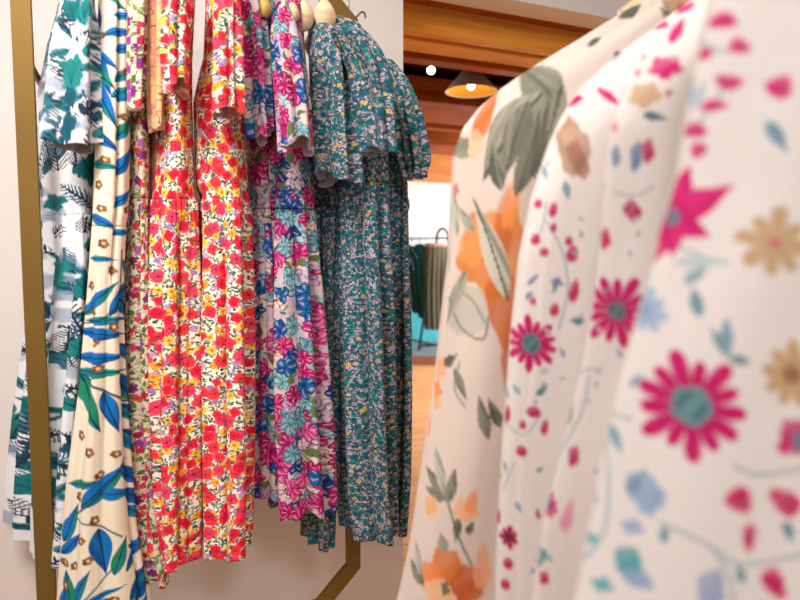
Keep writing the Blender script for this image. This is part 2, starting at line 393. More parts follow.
def loft(rows, Y, n, b, ncol=220, dy=2.2, folds=((7, .006), (12, .003)), fold0=None, creases=(), seed=0, hem=.0, hemk=5, sup=1.0, gather=None, uscale=1.0, flat=False):
    """Cloth tube whose outline follows rows of (y, left, right) at distance Y; n is its depth direction, b its half depth (rows of (y, b))."""
    rg = np.random.default_rng(seed+11)
    rows = np.array(rows, float); y0, y1 = rows[0, 0], rows[-1, 0]; nr = int((y1-y0)/dy)+2
    py = np.linspace(y0, y1, nr); kk = max(2, int(7/dy))
    L = sm(np.interp(py, rows[:, 0], rows[:, 1]), kk); R = sm(np.interp(py, rows[:, 0], rows[:, 2]), kk)
    xc, h = (L+R)/2, (R-L)/2
    C = unproject(xc, py, Y); hm = h*Y/F
    n = np.array(n, float); n /= np.hypot(*n); r = np.array([-n[1], n[0]])
    vw = C[:, :2]/np.linalg.norm(C[:, :2], axis=1)[:, None]; p = np.stack([vw[:, 1], -vw[:, 0]], 1)
    nd, rd = np.abs(p@n), np.abs(p@r)
    hm = hm*np.abs(vw[:, 1])                                  # width across the line of sight
    if np.isscalar(b): bb = np.full(nr, float(b))
    else: b = np.array(b, float); bb = np.interp(py, b[:, 0], b[:, 1])
    bb = np.minimum(bb, .82*hm/np.maximum(nd, 1e-4)); a = np.sqrt(np.maximum(hm**2-(bb*nd)**2, 1e-8))/rd
    phi = np.linspace(-PI, PI, ncol+1)
    sn, cs = np.sin(phi), np.cos(phi)
    if sup != 1.0: sn = np.sign(sn)*np.abs(sn)**sup; cs = np.sign(cs)*np.abs(cs)**sup
    X = a[:, None]*sn; N = bb[:, None]*cs
    seg = np.hypot(np.diff(X, axis=1), np.diff(N, axis=1)); s = np.concatenate([np.zeros((nr, 1)), np.cumsum(seg, 1)], 1)
    tot = seg.sum(1)
    pf = np.arctan2(a*-(vw@r), bb*-(vw@n)); s0 = np.array([np.interp(q, phi, s[i]) for i, q in enumerate(pf)]); s -= s0[:, None]
    xf = (a*np.sin(pf)*(p@r)+bb*np.cos(pf)*(p@n))*F/Y
    th = 2*PI*s/tot[:, None]
    nx = sn/np.maximum(a, 1e-3)[:, None]; nn = cs/np.maximum(bb, 1e-3)[:, None]; nl = np.hypot(nx, nn)+1e-9; nx /= nl; nn /= nl
    d = np.zeros_like(X); f0 = y0 if fold0 is None else fold0
    ramp = np.clip((py-f0)/max(1., (y1-f0)*.45), 0, 1)[:, None]**.8
    drift = sm(np.cumsum(rg.normal(0, .012, nr)), max(3, min(nr//3, int(30/dy))))[:, None]
    for k, amp in folds:
        ph = rg.uniform(0, 6.28); w_ = np.cos(k*th+ph+drift*k*.4+.5*np.sin(2*th+ph)); w_ = np.where(w_ > 0, w_**.8, -np.abs(w_)**1.6)
        d += 1.3*amp*ramp*(w_-.5)
    if gather:                                                # fine gathers hanging from a seam at height gy
        gy, gamp, glen = gather; g = np.exp(-np.clip(py-gy, 0, None)/glen)[:, None]*(py >= gy)[:, None]
        d += gamp*g*(np.cos(46*th+1)+.6*np.cos(71*th+2.))*.6
    for f, dep, wd, ya, yb in creases:                        # pleats placed across the front: f from -1 to 1
        pos = np.clip(f, -1, 1)*tot[:, None]*.25
        fade = np.clip((py-ya)/25, 0, 1)*np.clip((yb-py)/25, 0, 1)
        d -= dep*fade[:, None]*np.exp(-np.abs((s-pos)/wd)**1.3)
    X = X+nx*d; N = N+nn*d
    pos = np.zeros((nr, ncol+1, 3)); pos[..., 0] = C[:, 0:1]+X*r[0]+N*n[0]; pos[..., 1] = C[:, 1:2]+X*r[1]+N*n[1]; pos[..., 2] = C[:, 2:3]
    if hem:
        hr = np.clip((py-(y1-40))/40, 0, 1)[:, None]**1.5; ph = rg.uniform(0, 6.28)
        pos[..., 2] += hr*hem*(np.cos(hemk*th+ph)+.5*np.cos((hemk*2+1)*th+ph*2))
    fab = np.zeros_like(pos); fab[..., 0] = s*uscale+seed*.37; fab[..., 1] = C[:, 2:3]
    f_ = np.clip(s/(tot[:, None]*.25), -2, 2); g_ = np.where(np.abs(f_) < 1, (.35*np.sin(f_*PI/2)+.65*f_), np.sign(f_)*(1+.9*(np.abs(f_)-1)))
    qx = xc[:, None]+h[:, None]*g_ if flat else (xc+xf)[:, None]+s*F/Y; qy = np.repeat(py[:, None], ncol+1, 1)
    return dict(pos=pos, fab=fab, q=(qx, qy), py=py)
def cloth_part(name, g, parent, mat, lining, paint=None, ya=-1e9, yb=1e9, thick=.0012):
    sel = np.where((g['py'] >= ya) & (g['py'] <= yb))[0]; sl = slice(sel[0], sel[-1]+1)
    colr = paint.run(g['q'][0][sl], g['q'][1][sl]) if paint else None
    me = grid_mesh(name, g['pos'][sl], g['fab'][sl], colr); o = link(name, me, [mat, lining], parent)
    m = o.modifiers.new('thickness', 'SOLIDIFY'); m.thickness = thick; m.offset = -1; m.material_offset = 1; m.use_rim = True; m.material_offset_rim = 0
    return o

# ---------------------------------------------------------------- setting
JX, JY = .0092, 1.90                                   # where the shop wall ends at the wide opening
RW = Vector((.92, .392, 0)).normalized(); MW = Vector((-.392, .92, 0)).normalized()   # along the wall, and into the next room
def WP(s, t, z): return Vector((JX, JY, 0)) + RW*s + MW*t + Vector((0, 0, z))
def wbox(bm, s0, s1, t0, t1, z0, z1): boxv(bm, WP(s0, t0, z0), RW*(s1-s0), MW*(t1-t0), (0, 0, z1-z0))

M_wall = plain('painted wall', c4(228, 220, 216), .9, var=.02, scale=2.5)
M_white = plain('white wall', c4(244, 244, 242), .9)
M_aqua = plain('aqua wall panel', c4(84, 186, 196), .7, var=.08, scale=6)
M_ceil = plain('ceiling paint', c4(240, 234, 226), .9)
M_wood_l = wood('honey wood', c4(214, 134, 44), c4(238, 166, 72), (1, 1, 14), 2.2)
M_wood_m = wood('red brown wood', c4(140, 66, 22), c4(184, 98, 36), (1, 1, 12), 2.2)
M_wood_d = wood('dark wood', c4(52, 22, 14), c4(84, 38, 22), (1, 1, 10), 2.)
def floor_mat():
    M = Mat('oak floorboards', .45, .4); v = M.coords(); x, y, z = M.xyz(v)
    a = x*float(RW.x)+y*float(RW.y); b = y*float(MW.y)+x*float(MW.x)
    br = M.node('ShaderNodeTexBrick'); M.nt.links.new(M.comb(a, b), br.inputs['Vector'])
    br.inputs['Scale'].default_value = 1; br.inputs['Brick Width'].default_value = 1.3; br.inputs['Row Height'].default_value = .13
    br.inputs['Mortar Size'].default_value = .004; br.offset = .37
    br.inputs['Color1'].default_value = c4(226, 172, 112); br.inputs['Color2'].default_value = c4(204, 146, 88); br.inputs['Mortar'].default_value = c4(120, 76, 40)
    n = M.noise(M.comb(a*1.5, b*22), 2, 4); g = M.ramp(n, [(.3, c4(176, 116, 62)), (.6, c4(246, 208, 156))])
    M.color(M.mix(br.outputs[0], g, .35)); return M.m
M_floor = floor_mat()

bm = bmesh.new(); boxv(bm, (-4, -3, -.1), (10, 0, 0), (0, 13, 0), (0, 0, .1)); bm_obj('floor', bm, M_floor, kind='structure')
bm = bmesh.new(); wbox(bm, -3.2, 0, 0, .105, 0, 2.75); bm_obj('wall_left', bm, M_wall, kind='structure')
HZ = 2.113
bm = bmesh.new(); wbox(bm, 0, 3.4, 0, .105, HZ, 2.75); bm_obj('wall_header', bm, M_wall, kind='structure')
bm = bmesh.new(); boxv(bm, (-4, -2.6, 2.75), (8, 0, 0), (0, 4.2, 0), (0, 0, .08)); bm_obj('ceiling', bm, M_ceil, kind='structure')
# next room: timber lining of the opening, ceiling beams, far wall, plinth
bm = bmesh.new(); wbox(bm, -.02, .016, .106, .16, 0, HZ+.02); bm_obj('trim_1', bm, M_wood_l, bevel=.003, kind='structure')
bm = bmesh.new(); wbox(bm, -.05, 3.2, .165, .20, 2.028, 2.20); bm_obj('trim_2', bm, M_wood_l, bevel=.003, kind='structure')
bm = bmesh.new(); wbox(bm, -.4, 3.2, .106, .163, 2.118, 2.22); bm_obj('trim_3', bm, M_wood_m, kind='structure')
def beam(t0, t1, z0, z1, m, s0=-1.2, s1=4.0, label=None):
    b = bmesh.new(); wbox(b, s0, s1, t0, t1, z0, z1)
    o = bm_obj('ceiling_beam', b, m, bevel=.006, kind='structure'); return o
beam(.30, .42, 2.052, 2.16, M_wood_l, .012)
beam(.43, .50, 2.035, 2.12, M_wood_m, .012)
beam(1.16, 1.62, 2.075, 2.20, M_wood_m)
beam(1.86, 1.93, 2.10, 2.24, M_wood_m)
beam(2.30, 2.70, 2.085, 2.24, M_wood_m)
beam(2.74, 3.3, 2.10, 2.24, M_wood_l)
beam(3.32, 4.6, 2.105, 2.24, M_wood_l)
bm = bmesh.new(); wbox(bm, -2.4, 4.5, .21, 4.62, 2.24, 2.32); bm_obj('ceiling_boards', bm, M_wood_d, kind='structure')
bm = bmesh.new(); boxv(bm, (-3, 6.3, 3.0), (8, 0, 0), (0, 3, 0), (0, 0, .06)); bm_obj('ceiling_far', bm, M_ceil, kind='structure')
bm = bmesh.new(); boxv(bm, (-3, 8.55, 0), (8, 0, 0), (0, .1, 0), (0, 0, 3.0)); bm_obj('wall_back', bm, M_white, kind='structure')
bm = bmesh.new(); boxv(bm, (-3, 8.535, .1), (8, 0, 0), (0, .012, 0), (0, 0, .66)); bm_obj('trim_4', bm, M_aqua, kind='structure')
M_pl = plain('slate blue floor', c4(132, 140, 152), .5, var=.1, scale=3)
bm = bmesh.new(); boxv(bm, (-3, 7.25, .002), (8, 0, 0), (0, 1.28, 0), (0, 0, .098)); bm_obj('floor_plinth', bm, M_pl, kind='structure')
bm = bmesh.new(); boxv(bm, (-3, 7.21, .002), (8, 0, 0), (0, .035, 0), (0, 0, .105)); bm_obj('trim_5', bm, plain('plinth edge', c4(128, 88, 66), .6, var=.1, scale=5), kind='structure')

# ---------------------------------------------------------------- pendant lamp and spotlight in the next room
M_gold_in = plain('brass lamp lining', c4(206, 150, 66), .35, .6, var=.1, scale=40)
M_lampout = plain('dark lamp metal', c4(176, 158, 150), .45, .1)
M_black = plain('black metal', c4(28, 30, 34), .45, .3)
M_bulb = emit('warm bulb', (1, .82, .5, 1), 14)
pc = P(471, 91, 2.75)
lamp = empty('pendant_lamp', pc, 'conical pendant lamp with brass inside hanging under the timber ceiling', 'lamp')
bm = bmesh.new(); R0 = .113; HL = .098
lathe(bm, [(.018, HL), (.03, HL-.006), (R0, 0), (R0+.002, -.004), (R0-.002, -.003), (R0-.006, .001)], pc); shade = bm_obj('lamp_shade', bm, M_lampout, lamp, True)
bm = bmesh.new(); lathe(bm, [(R0-.004, -.001), (.032, HL-.012), (.001, HL-.012)], pc); bm_obj('shade_lining', bm, M_gold_in, shade, True)['label'] = 'glowing brass lining'
bm = bmesh.new(); lathe(bm, [(.001, HL+.022), (.018, HL+.022), (.018, HL-.012), (.001, HL-.012)], pc, 24); bm_obj('lamp_cap', bm, M_black, lamp)
bm = bmesh.new(); tubepath(bm, [pc+Vector((0, 0, HL+.02)), (pc.x, pc.y, 2.24)], .004, 8); bm_obj('cord', bm, M_black, lamp)
bm = bmesh.new(); bmesh.ops.create_uvsphere(bm, u_segments=20, v_segments=12, radius=.017); bmesh.ops.translate(bm, verts=bm.verts, vec=pc+Vector((0, 0, .022))); bm_obj('bulb', bm, M_bulb, lamp, True)
ld = bpy.data.lights.new('pendant_glow', 'POINT'); ld.energy = 1.1; ld.color = (1, .72, .38); ld.shadow_soft_size = .02
lo = bpy.data.objects.new('pendant_glow', ld); COL.objects.link(lo); lo.location = pc+Vector((0, 0, -.004))
sp = P(431, 70, 2.75)
spot = empty('spotlight', sp, 'small black ceiling spotlight shining cold white between the timber beams', 'spotlight')
ax = Vector((.05, -.8, -.6)).normalized()
bm = bmesh.new(); tubepath(bm, [sp-ax*.07, sp-ax*.066, sp-ax*.01, sp+ax*.004], .02, 20, radii=[.012, .019, .021, .021]); bm_obj('housing', bm, M_black, spot, True)
bm = bmesh.new(); tubepath(bm, [sp+ax*.004, sp+ax*.01, sp+ax*.013], .02, 20, radii=[.0175, .015, .007]); bm_obj('lens', bm, emit('cold white lens', (.82, .95, 1, 1), 12), spot, True)
bm = bmesh.new(); tubepath(bm, [sp-ax*.05, sp-ax*.05+Vector((0, 0, .03)), (sp.x-ax.x*.05, sp.y-ax.y*.05, 2.24)], .006, 8); bm_obj('stem', bm, M_black, spot)
ld = bpy.data.lights.new('spot_glow', 'SPOT'); ld.energy = 25; ld.color = (.85, .95, 1); ld.spot_size = 1.2
lo = bpy.data.objects.new('spot_glow', ld); COL.objects.link(lo); lo.location = sp+ax*.02; lo.rotation_euler = ax.to_track_quat('-Z', 'Y').to_euler()

# ---------------------------------------------------------------- far rack with skirts
YR = 7.75
rk = empty('clothing_rack', P(440, 346, YR), 'black tubular clothing rack standing on the plinth in the far room', 'rack')
def PR(x, y, d=0): return P(x, y, YR+d)
bm = bmesh.new(); tubepath(bm, smooth_path([PR(419, 350.5, -.2), PR(427, 296, -.15), PR(436, 244, -.08), PR(437.2, 234, -.06), PR(442.5, 228.5, 0), PR(448, 234, .06), PR(449, 244, .08), PR(456, 296, .15), PR(464, 345, .2)]), .016, 10); bm_obj('end_frame', bm, M_black, rk, True)
bm = bmesh.new(); tubepath(bm, [PR(437.5, 238), PR(448.5, 238)], .012); bm_obj('crossbar', bm, M_black, rk, True)
bm = bmesh.new(); tubepath(bm, [PR(443, 238), PR(372, 239.5, .35)], .011); bm_obj('rail', bm, plain('grey metal', c4(96, 104, 112), .4, .6), rk, True)
bm = bmesh.new(); tubepath(bm, [PR(421, 346, -.16), PR(462, 343.5, .16)], .014); bm_obj('foot_bar', bm, M_black, rk, True)
bm = bmesh.new(); tubepath(bm, [PR(440, 346.2, 0), PR(400, 337, .34), PR(372, 332, .5)], .012); bm_obj('base_bar', bm, M_black, rk, True)
bm = bmesh.new(); tubepath(bm, smooth_path([PR(352, 344, .0), PR(362, 292, .1), PR(368, 240, .3), PR(372, 230, .35), PR(376, 240, .4), PR(384, 292, .5), PR(392, 335, .55)]), .016, 10); bm_obj('end_frame', bm, M_black, rk, True)
M_olive = plain('olive grey cloth', c4(92, 92, 78), .85, var=.05)
M_olive_d = plain('olive lining', c4(66, 66, 58), .9)
M_teal1 = plain('dark teal cloth', c4(12, 84, 84), .8); M_teal2 = plain('bottle green cloth', c4(20, 70, 66), .8)
M_pale = plain('white cloth', c4(216, 222, 226), .85)
M_lin = plain('pale lining', c4(206, 196, 196), .9)
def hangwire(root, x, y, d=0, m=None):
    b = bmesh.new(); t = PR(x, 238.4, d)
    tubepath(b, smooth_path([PR(x, y, d), PR(x, 241.5, d), t+Vector((.0, .02, .0)), t+Vector((0, .005, .019)), t+Vector((0, -.018, .006))], 5), .004, 6); return bm_obj('hanger_hook', b, M_black, root, True)
def skirt(name, rows, b, mat, lin_, label, cat, folds, d=0, group='garments on the far rack', seed=1, hem=0., n=(.3, -.95), top=None):
    x = (rows[0][1]+rows[0][2])/2
    e = empty(name, PR(x, rows[-1][0], d), label, cat, group)
    g = loft(rows, YR+d, n, b, 160, 1.2, folds, seed=seed, hem=hem)
    cloth_part('body', g, e, mat, lin_, ya=rows[0][0]+(3.5 if top else 0), thick=.003)
    if top: cloth_part('waistband', g, e, top, lin_, yb=rows[0][0]+4.5, thick=.003)
    hangwire(e, x, rows[0][0]+1, d); return e
skirt('pleated_skirt', [(243, 425, 449), (248, 425, 449.5), (290, 424, 451), (329, 425, 454)], .12, M_olive, M_olive_d, 'olive grey pleated skirt hanging on the far black rack', 'skirt', ((15, .017), (9, .006)), -.05, seed=3, top=plain('skirt waistband', c4(176, 150, 136), .85))
skirt('green_dress', [(244, 415, 424), (250, 413, 426), (280, 415, 426.5), (318, 419, 425)], .14, M_teal1, M_teal2, 'teal green dress hanging beside the olive skirt on the far rack', 'dress', ((6, .02), (11, .008)), .06, seed=5)
skirt('green_blouse', [(246, 407, 416), (256, 405, 417.5), (290, 409, 419), (313, 413, 420)], .13, M_teal2, M_teal1, 'dark bottle green garment second from the olive skirt on the far rack', 'dress', ((5, .02), (9, .008)), .16, seed=6)
skirt('white_top', [(247, 398, 409), (258, 397, 410), (290, 398, 412), (309, 400, 411)], .12, M_pale, M_pale, 'white garment at the left of the far black rack', 'shirt', ((5, .015),), .28, seed=8)

# ---------------------------------------------------------------- brass octagon rack
M_brass = plain('brushed brass', c4(124, 96, 44), .5, .35, var=.06, scale=6)
PF0 = P(34, 300, 1.20); PF0.z = 0
def FP(s, z, t=0): return Vector((PF0.x, PF0.y, 0)) + RW*s + MW*t + Vector((0, 0, z))
SR = .648; BW = .034; CH = .085
def on_frame(px, py):                                     # frame-plane coordinates of a photo point
    d = P(px, py, 1.0)-Vector((0, 0, H)); k = MW.dot(Vector((PF0.x, PF0.y, 0)))/MW.dot(d); q = d*k; return RW.dot(q-Vector((PF0.x, PF0.y, 0))), H+q.z
z1 = on_frame(352, 21)[1]; z0 = on_frame(352, 567)[1]
sL = on_frame(34, 300)[0]; sR = on_frame(351.5, 300)[0]
ZT, ZB = z1+CH*.95, z0-CH*.95
frame = empty('brass_rack', FP((sL+sR)/2, ZB), 'brass octagonal frame rack that the row of dresses hangs from', 'rack')
outer = [(sL, ZB+CH), (sL+CH, ZB), (sR-CH, ZB), (sR, ZB+CH), (sR, ZT-CH), (sR-CH, ZT), (sL+CH, ZT), (sL, ZT-CH)]
def offs(poly, d):
    out = []; n = len(poly)
    for i in range(n):
        a, b, c = (Vector((*poly[j % n], 0)) for j in (i-1, i, i+1)); e1 = (b-a).normalized(); e2 = (c-b).normalized()
        m1 = Vector((-e1.y, e1.x, 0)); m2 = Vector((-e2.y, e2.x, 0)); k = (m1+m2); k = k/(k.length_squared/2); q = b+k*d; out.append((q.x, q.y))
    return out
po, pi_ = offs(outer, -BW/2), offs(outer, BW/2); T0, T1 = -.008, .008
names = ['bar', 'bottom_bar', 'bar', 'post', 'bar', 'top_rail', 'bar', 'post']
for i in range(8):
    j = (i+1) % 8; bm = bmesh.new()
    q = [po[i], po[j], pi_[j], pi_[i]]
    prism(bm, [FP(s, z, T0) for s, z in q], [FP(s, z, T1) for s, z in q]); bm_obj(names[i], bm, M_brass, frame, bevel=.0012)
bm = bmesh.new(); k0 = FP(sR+.006, ZT-CH-.03, .012)
tubepath(bm, smooth_path([k0+Vector((0, 0, -.05)), k0, k0+Vector((-.004, 0, .035)), k0+RW*.012+Vector((0, 0, .047)), k0+RW*.026+Vector((0, 0, .062)), k0+RW*.034+Vector((0, 0, .060)), k0+RW*.036+Vector((0, 0, .050))], 6), .0022, 8)
bm_obj('hook', bm, plain('bronze hook', c4(110, 92, 84), .4, .6), frame, True)
for s_ in (sL, sR):                                       # stand-off brackets that carry the frame on the wall
    for z in (H+.38, H-.3):
        bm = bmesh.new(); a = FP(s_, z, .008); dist = MW.dot(Vector((JX, JY, 0))-Vector((a.x, a.y, 0)))
        tubepath(bm, [a, a+MW*dist], .007, 12); bm_obj('bracket', bm, M_brass, frame, True)

# ---------------------------------------------------------------- hangers on the brass rail
M_hw = wood('pale beech', c4(206, 174, 138), c4(232, 206, 172), (6, 6, 20), 3, .45)
M_hw2 = wood('yellow wood', c4(176, 140, 70), c4(212, 178, 104), (6, 6, 20), 3, .45)
M_chrome = plain('steel wire', c4(140, 132, 128), .3, .9)
def hanger(px, n, zs, label, mat=None, half=.19, wdt=.022, tall=.046, drop=.055, group='hangers on the brass rack'):
    """wooden hanger seen along its arms; the hook goes over the rail at photo column px"""
    d = P(px, 100, 1)-Vector((0, 0, H)); k = MW.dot(Vector((PF0.x, PF0.y, 0)))/MW.dot(Vector((d.x, d.y, 0))); c = Vector((d.x*k, d.y*k, zs))
    n = Vector((n[0], n[1], 0)).normalized(); s = Vector((-n.y, n.x, 0))
    root = empty('hanger', c, label, 'hanger', group)
    bm = bmesh.new(); rings = []
    for t in np.linspace(-1, 1, 25):
        u = abs(t); ww = wdt*(.28+.72*u**2.2); hh = tall*(.5+.5*u**2); ctr = c+n*half*t+Vector((0, 0, -drop*u**1.6-.012))
        tip = 1 if u < .97 else .8
        rings.append([bm.verts.new(ctr+s*ww*tip*math.cos(a)*(1-.25*max(0, math.sin(a)))+Vector((0, 0, hh*.5*math.sin(a)*tip))) for a in np.linspace(0, 2*PI, 16, endpoint=False)])
    for A, B in zip(rings, rings[1:]):
        for q in range(16): bm.faces.new((A[q], A[(q+1) % 16], B[(q+1) % 16], B[q]))
    bm.faces.new(rings[0]); bm.faces.new(rings[-1][::-1])
    bm_obj('shoulder_bar', bm, mat or M_hw, root, True)
    zt = ZT+BW/2+.004
    pts = [c+Vector((0, 0, -.01)), c+Vector((0, 0, .02)), Vector((c.x, c.y, ZT-BW/2-.016))-MW*.004, Vector((c.x, c.y, ZT-BW/2-.004))-MW*.013, Vector((c.x, c.y, zt-.006))-MW*.013, Vector((c.x, c.y, zt+.003)), Vector((c.x, c.y, zt-.006))+MW*.013, Vector((c.x, c.y, zt-.03))+MW*.013]
    bm = bmesh.new(); tubepath(bm, smooth_path(pts, 5), .0016, 8); bm_obj('hook', bm, M_chrome, root, True)
    return c

# ---------------------------------------------------------------- the row of dresses
DIT, RED, MAG, VIN, PEA = fab_ditsy(), fab_red(), fab_magenta(), fab_vine(), fab_peach()
L_grey = plain('grey lining', c4(176, 174, 182), .9); L_pink = plain('pink lining', c4(224, 176, 176), .9)
L_lilac = plain('lilac lining', c4(186, 170, 190), .9); L_cream = plain('cream lining', c4(232, 218, 204), .9)
L_dit = plain('pale teal lining', c4(158, 166, 176), .9)
PAL = fab_painted('cream palm leaf print')
def dress(label, rows, Y, n, b, waist, mat, lining, sleeve=None, sY=None, sb=.05, folds=((7, .007), (12, .004)), creases=(), seed=0, hem=.002, gather=.0022, fold0=None,
          sfolds=((5, .005), (9, .003)), shem=.008, paint=None, ncol=220, dy=2.0, group='dresses on the brass rack', sn=None, cuff=None, us=1.0, shemk=2, frontal=True):
    if frontal:                                               # hems are read off the front of the cloth, which is nearer than its middle
        bl = b if np.isscalar(b) else b[-1][1]
        rows = [(y if y <= waist else waist+(y-waist)*((rows[-1][0]-256)*(Y-bl*.8)/Y+256-waist)/(rows[-1][0]-waist), l, q) for y, l, q in rows]
    xc = (rows[-1][1]+rows[-1][2])/2
    e = empty('dress', P(xc, rows[-1][0], Y), label, 'dress', group)
    g = loft(rows, Y, n, b, ncol, dy, folds, waist-30 if fold0 is None else fold0, creases, seed, hem, 5, 1.0, (waist, gather, 55.) if gather else None, us, paint is not None)
    cloth_part('bodice', g, e, mat, lining, paint, yb=waist+dy)
    cloth_part('skirt', g, e, mat, lining, paint, ya=waist-dy*.5)
    if sleeve:
        sleeve = [(256-(256-y)*(sY-.5*sb)/sY, l, q) for y, l, q in sleeve]
        shem *= .6
        g = loft(sleeve, sY, sn or n, sb, 140, 1.6, sfolds, sleeve[0][0]+10, (), seed+50, shem, shemk, 1.0, None, us)
        if cuff:
            sl_ = cloth_part('sleeve', g, e, mat, lining, paint, yb=cuff+1.6); cloth_part('cuff', g, sl_, mat, lining, paint, ya=cuff)
        else: cloth_part('sleeve', g, e, mat, lining, paint)
    return e

# teal tropical leaves on white, behind the left post
pt = Paint((232, 233, 236)); rr_ = random.Random(5)
T1, T2, T3, NV, GB = (14, 112, 116), (26, 128, 126), (16, 84, 104), (26, 50, 74), (140, 158, 182)
for i in range(620):
    x, y = rr_.uniform(-10, 118), rr_.uniform(-40, 590); a = rr_.uniform(-2.6, -.5); l = rr_.uniform(12, 26)
    k = rr_.random()
    if k < .18: pt.blob(x, y, rr_.uniform(4, 8), rr_.uniform(5, 10), GB, a, .3, 4, .8, 2)
    elif k < .62: pt.frond(x, y, x+l*math.cos(a), y+l*math.sin(a), rr_.uniform(8, 15), rr_.choice([NV, T3, (60, 104, 128), NV]), rr_.choice([7, 9, 11]), .45)
    else: pt.leaf(x, y, x+l*.9*math.cos(a), y+l*.9*math.sin(a), rr_.uniform(5, 11), rr_.choice([T1, T2, T3, (60, 130, 144)]), rr_.choice([T3, NV, T1]), 0, NV)
for x, y, rx, ry in [(69, 78, 13, 17), (66, 102, 9, 9), (68, 16, 9, 10), (84, 18, 7, 12), (66, 130, 9, 14), (72, 172, 8, 16), (48, 205, 9, 8), (48, 270, 6, 12), (66, 284, 8, 14), (68, 372, 9, 16), (60, 400, 8, 14), (16, 480, 12, 12), (26, 470, 7, 12), (52, 430, 8, 10), (60, 340, 8, 9), (46, 500, 8, 8), (20, 400, 7, 9)]:
    pt.blob(x, y, rx, ry, rr_.choice([T1, T2, T3]), .2, .16, 4, 1, 1.2, x)
    for q in range(5): pt.line([(x-rx*.1, y+ry*.7), (x+rx*(-.7+.35*q), y-ry*.5)], .8, (10, 66, 80), .8)
for x0, y0, x1, y1, wd in [(88, 120, 103, 90, 16), (90, 126, 82, 96, 14), (100, 130, 104, 104, 12), (52, 176, 48, 138, 18), (46, 170, 40, 140, 12), (60, 330, 54, 290, 12), (14, 440, 24, 400, 16), (10, 462, 18, 436, 14), (56, 470, 50, 440, 12), (54, 556, 58, 520, 18), (48, 540, 44, 508, 14), (62, 40, 58, 10, 12), (92, 60, 86, 36, 12), (76, 240, 74, 210, 10), (22, 380, 28, 348, 12)]: pt.frond(x0, y0, x1, y1, wd, NV, 10, .42)
TRO = fab_painted('teal tropical leaf print')
dress('white dress with teal tropical leaves, behind the left post of the brass rack',
      [(-60, 64, 84), (-30, 60, 90), (0, 57, 93), (40, 46, 95), (90, 37, 97), (150, 38, 97), (213, 39, 93), (222, 39, 93), (260, 38, 92), (330, 27, 90), (420, 14, 82), (500, 6, 72), (535, 4, 66)],
      1.335, (.7, -.72), [(-60, .05), (0, .10), (60, .13), (213, .12), (330, .16), (535, .2)], 217, TRO, L_grey,
      [(-40, 66, 88), (0, 61, 93), (30, 54, 97), (60, 50, 99), (100, 47, 103), (143, 43, 108)], 1.15, .055, folds=((8, .009), (13, .005)), seed=1, shem=.009, gather=.003,
      creases=((.42, .012, .008, 225, 560), (.75, .012, .008, 225, 560)), sfolds=((5, .009), (8, .005)), frontal=False, paint=pt, ncol=360, dy=1.2)
# cream with palm leaves
pp = Paint((240, 228, 206))
B1, B2, G1, G2 = (14, 112, 188), (8, 82, 152), (28, 134, 96), (14, 134, 146)
for x0, y0, x1, y1, wd, a, b in [
    (93, 258, 113, 259.5, 6, G2, B1), (87, 312, 112, 284, 10, B1, G1), (110, 311, 125, 277, 9, B1, B2), (90, 319, 124, 318, 8, G2, B1), (85, 330, 119, 333, 12, B1, B2), (82, 355, 119, 354, 11, B1, B2),
    (80, 369, 120, 369, 9, G2, G1), (82, 374, 99, 420, 16, G1, (34, 140, 110)), (104, 390, 114, 424, 12, B1, B2), (118, 372, 126, 402, 9, B2, G1), (72, 477, 101, 471, 8, G1, B1), (88, 492, 121, 460, 15, B1, G1), (101, 485, 125, 488, 11, B1, G2),
    (65, 530, 78, 497, 11, B1, G1), (63, 543, 83, 521, 9, B1, B2), (99, 520, 105, 557, 17, B1, B2), (113, 560, 121, 532, 11, G1, G2), (74, 588, 91, 556, 10, B1, G1), (82, 585, 119, 575, 6, B1, G2), (80, 593, 109, 584, 7, B1, B2), (67, 562, 74, 600, 12, G1, B1),
    (60, 600, 68, 566, 7, B1, B2), (92, 610, 118, 594, 9, B1, B2), (118, 462, 133, 484, 10, B2, B1), (124, 430, 138, 462, 11, B2, G2), (122, 486, 140, 508, 10, B2, B1), (126, 504, 138, 520, 8, B1, G1), (128, 590, 143, 562, 10, B2, G1), (130, 602, 148, 570, 9, B2, B1), (124, 560, 140, 530, 8, B2, G2),
    (126, 540, 146, 549, 8, B1, B2), (140, 604, 158, 580, 9, B1, B2), (122, 404, 136, 430, 9, B2, G1), (121, 345, 132, 372, 8, B2, B1), (119, 300, 130, 326, 8, B2, G2), (120, 262, 130, 290, 7, B1, G1),
    (100, 56, 111, 98, 9, B1, B2), (99, 84, 114, 128, 10, B1, G1), (115, 86, 127, 70, 7, G2, B1), (94, 132, 116, 154, 9, B2, B1), (96, 165, 116, 171, 8, G2, G1), (116, 104, 127, 94, 7, B1, B2), (116, 142, 128, 118, 8, G1, B1), (116, 176, 128, 148, 8, B1, B2), (93, 216, 114, 229, 9, B1, G2), (113, 234, 126, 231, 6, B1, B2), (114, 208, 127, 190, 7, B1, G2),
    (107, -2, 121, 14, 8, G1, G2), (115, 23, 130, 17, 7, B1, G1), (109, 42, 127, 33, 8, B1, B2), (116, 57, 128, 46, 8, B1, G1), (99, 56, 115, 74, 7, B1, B2), (113, 102, 128, 88, 8, G2, B1), (100, 74, 113, 93, 8, G1, G2), (103, 34, 100, 8, 6, B2, B1)]:
    pp.leaf(x0-(x1-x0)*.1, y0-(y1-y0)*.1, x1+(x1-x0)*.12, y1+(y1-y0)*.12, wd*1.1, a, b, vein=(8, 52, 96))
